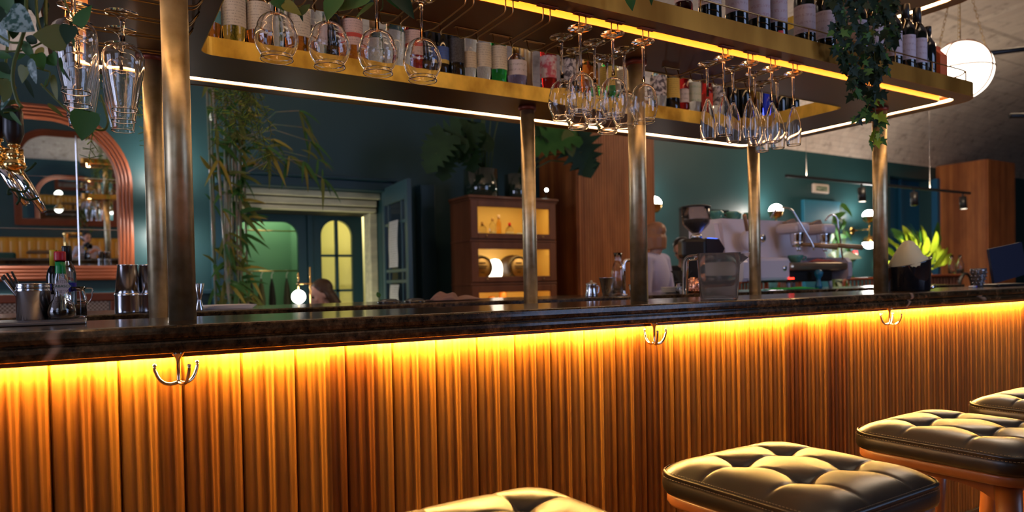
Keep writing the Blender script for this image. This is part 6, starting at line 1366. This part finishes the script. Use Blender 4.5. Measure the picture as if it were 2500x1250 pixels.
for k in range(n_+1): x = k*w_/n_; m.b2((max(0, x-.018), -.012, 0), (min(w_, x+.018), .012, 1.135))
m.build('slats', M['frame_wood'], t)
for px, lb in ((2324, 'left clear water bottle on the divider ledge'), (2344, 'right clear water bottle with pale base on the divider ledge')):
    p = at(px, 668, 4.8); t = thing('water_bottle', lb, 'bottle', (p.x, 4.8, 1.166)); L([(0, 0), (.040, 0), (.042, .005), (.042, .13), (.018, .19), (.018, .25), (.015, .25), (.015, .19), (.039, .13), (.039, .008), (0, .006)], 26).build('body', M['glass'], t)
    L([(0, .0065), (.0385, .008), (.0385, .06 if px > 2330 else .02), (0, .06 if px > 2330 else .02)], 24).build('water', mat('pale_water', (.75, .9, .95), .05, trans=.5), t)
p = at(2362, 685, 4.4); t = thing('round_back_chair', 'dark round-backed chair at the right behind the counter', 'chair', (p.x, 4.4, 0)); m = MB(); m.tube([(.16*math.cos(R(a))-.0, .02, .95+.22*math.sin(R(a))) for a in range(-30, 211, 15)], .018, 8); m.build('back_hoop', M['black'], t)
m = MB(); m.box((0, .02, .90), (.28, .02, .22), b=.008); m.build('back_panel', mat('brown_back', (.05, .03, .02), .6), t); m = MB(); m.box((0, -.18, .72), (.42, .40, .04), b=.015); m.build('seat', M['black'], t)
for sx in (-1, 1):
    for y in (0, -.36): m = MB(); m.tube([(sx*.17, y, .72), (sx*.19, y, 0)], .013, 8); m.build('leg', M['black'], t)
# beer taps at the far left
for (px, py, Y, lb) in ((34, 352, 1.62, 'brass beer tap with black handle and chrome spout, nearer of the pair'), (-8, 338, 1.66, 'brass beer tap cut off by the left edge of the photo')):
    p = at(px, py, Y); beer_tap(p.x, p.y, p.z-.03, lb)
tw = thing('tap_tower', 'brass tap column out of view at the left edge', 'tap tower', (at(0, 380, 1.72).x-.02, 1.705, 1.1005)); m = MB(); m.tube([(-.12, 0, 0), (-.12, 0, .34)], .032, 20); m.tube([(-.16, 0, .335), (.06, 0, .335)], .026, 18); m.build('column', M['brass_bright'], tw)
# air plant curls on the spout
t = thing('curly_tendril', 'thin dark curling leaves caught on the chrome tap spout', 'plant', at(40, 450, 1.58)); inv = Matrix.Translation(-Vector(t.location)); st = MB()
for pts in ([(58, 440, 1.58), (68, 452, 1.57), (60, 468, 1.57), (40, 466, 1.57), (22, 462, 1.57), (20, 474, 1.57), (28, 471, 1.57)], [(35, 460, 1.58), (50, 478, 1.57), (70, 488, 1.57), (96, 482, 1.57)], [(42, 470, 1.58), (48, 485, 1.57), (40, 500, 1.57)], [(62, 418, 1.58), (75, 410, 1.57), (88, 397, 1.57)]): vine(st, pts, .0022)
st.build('leaves', M['leaf_dark'], t).matrix_parent_inverse = inv
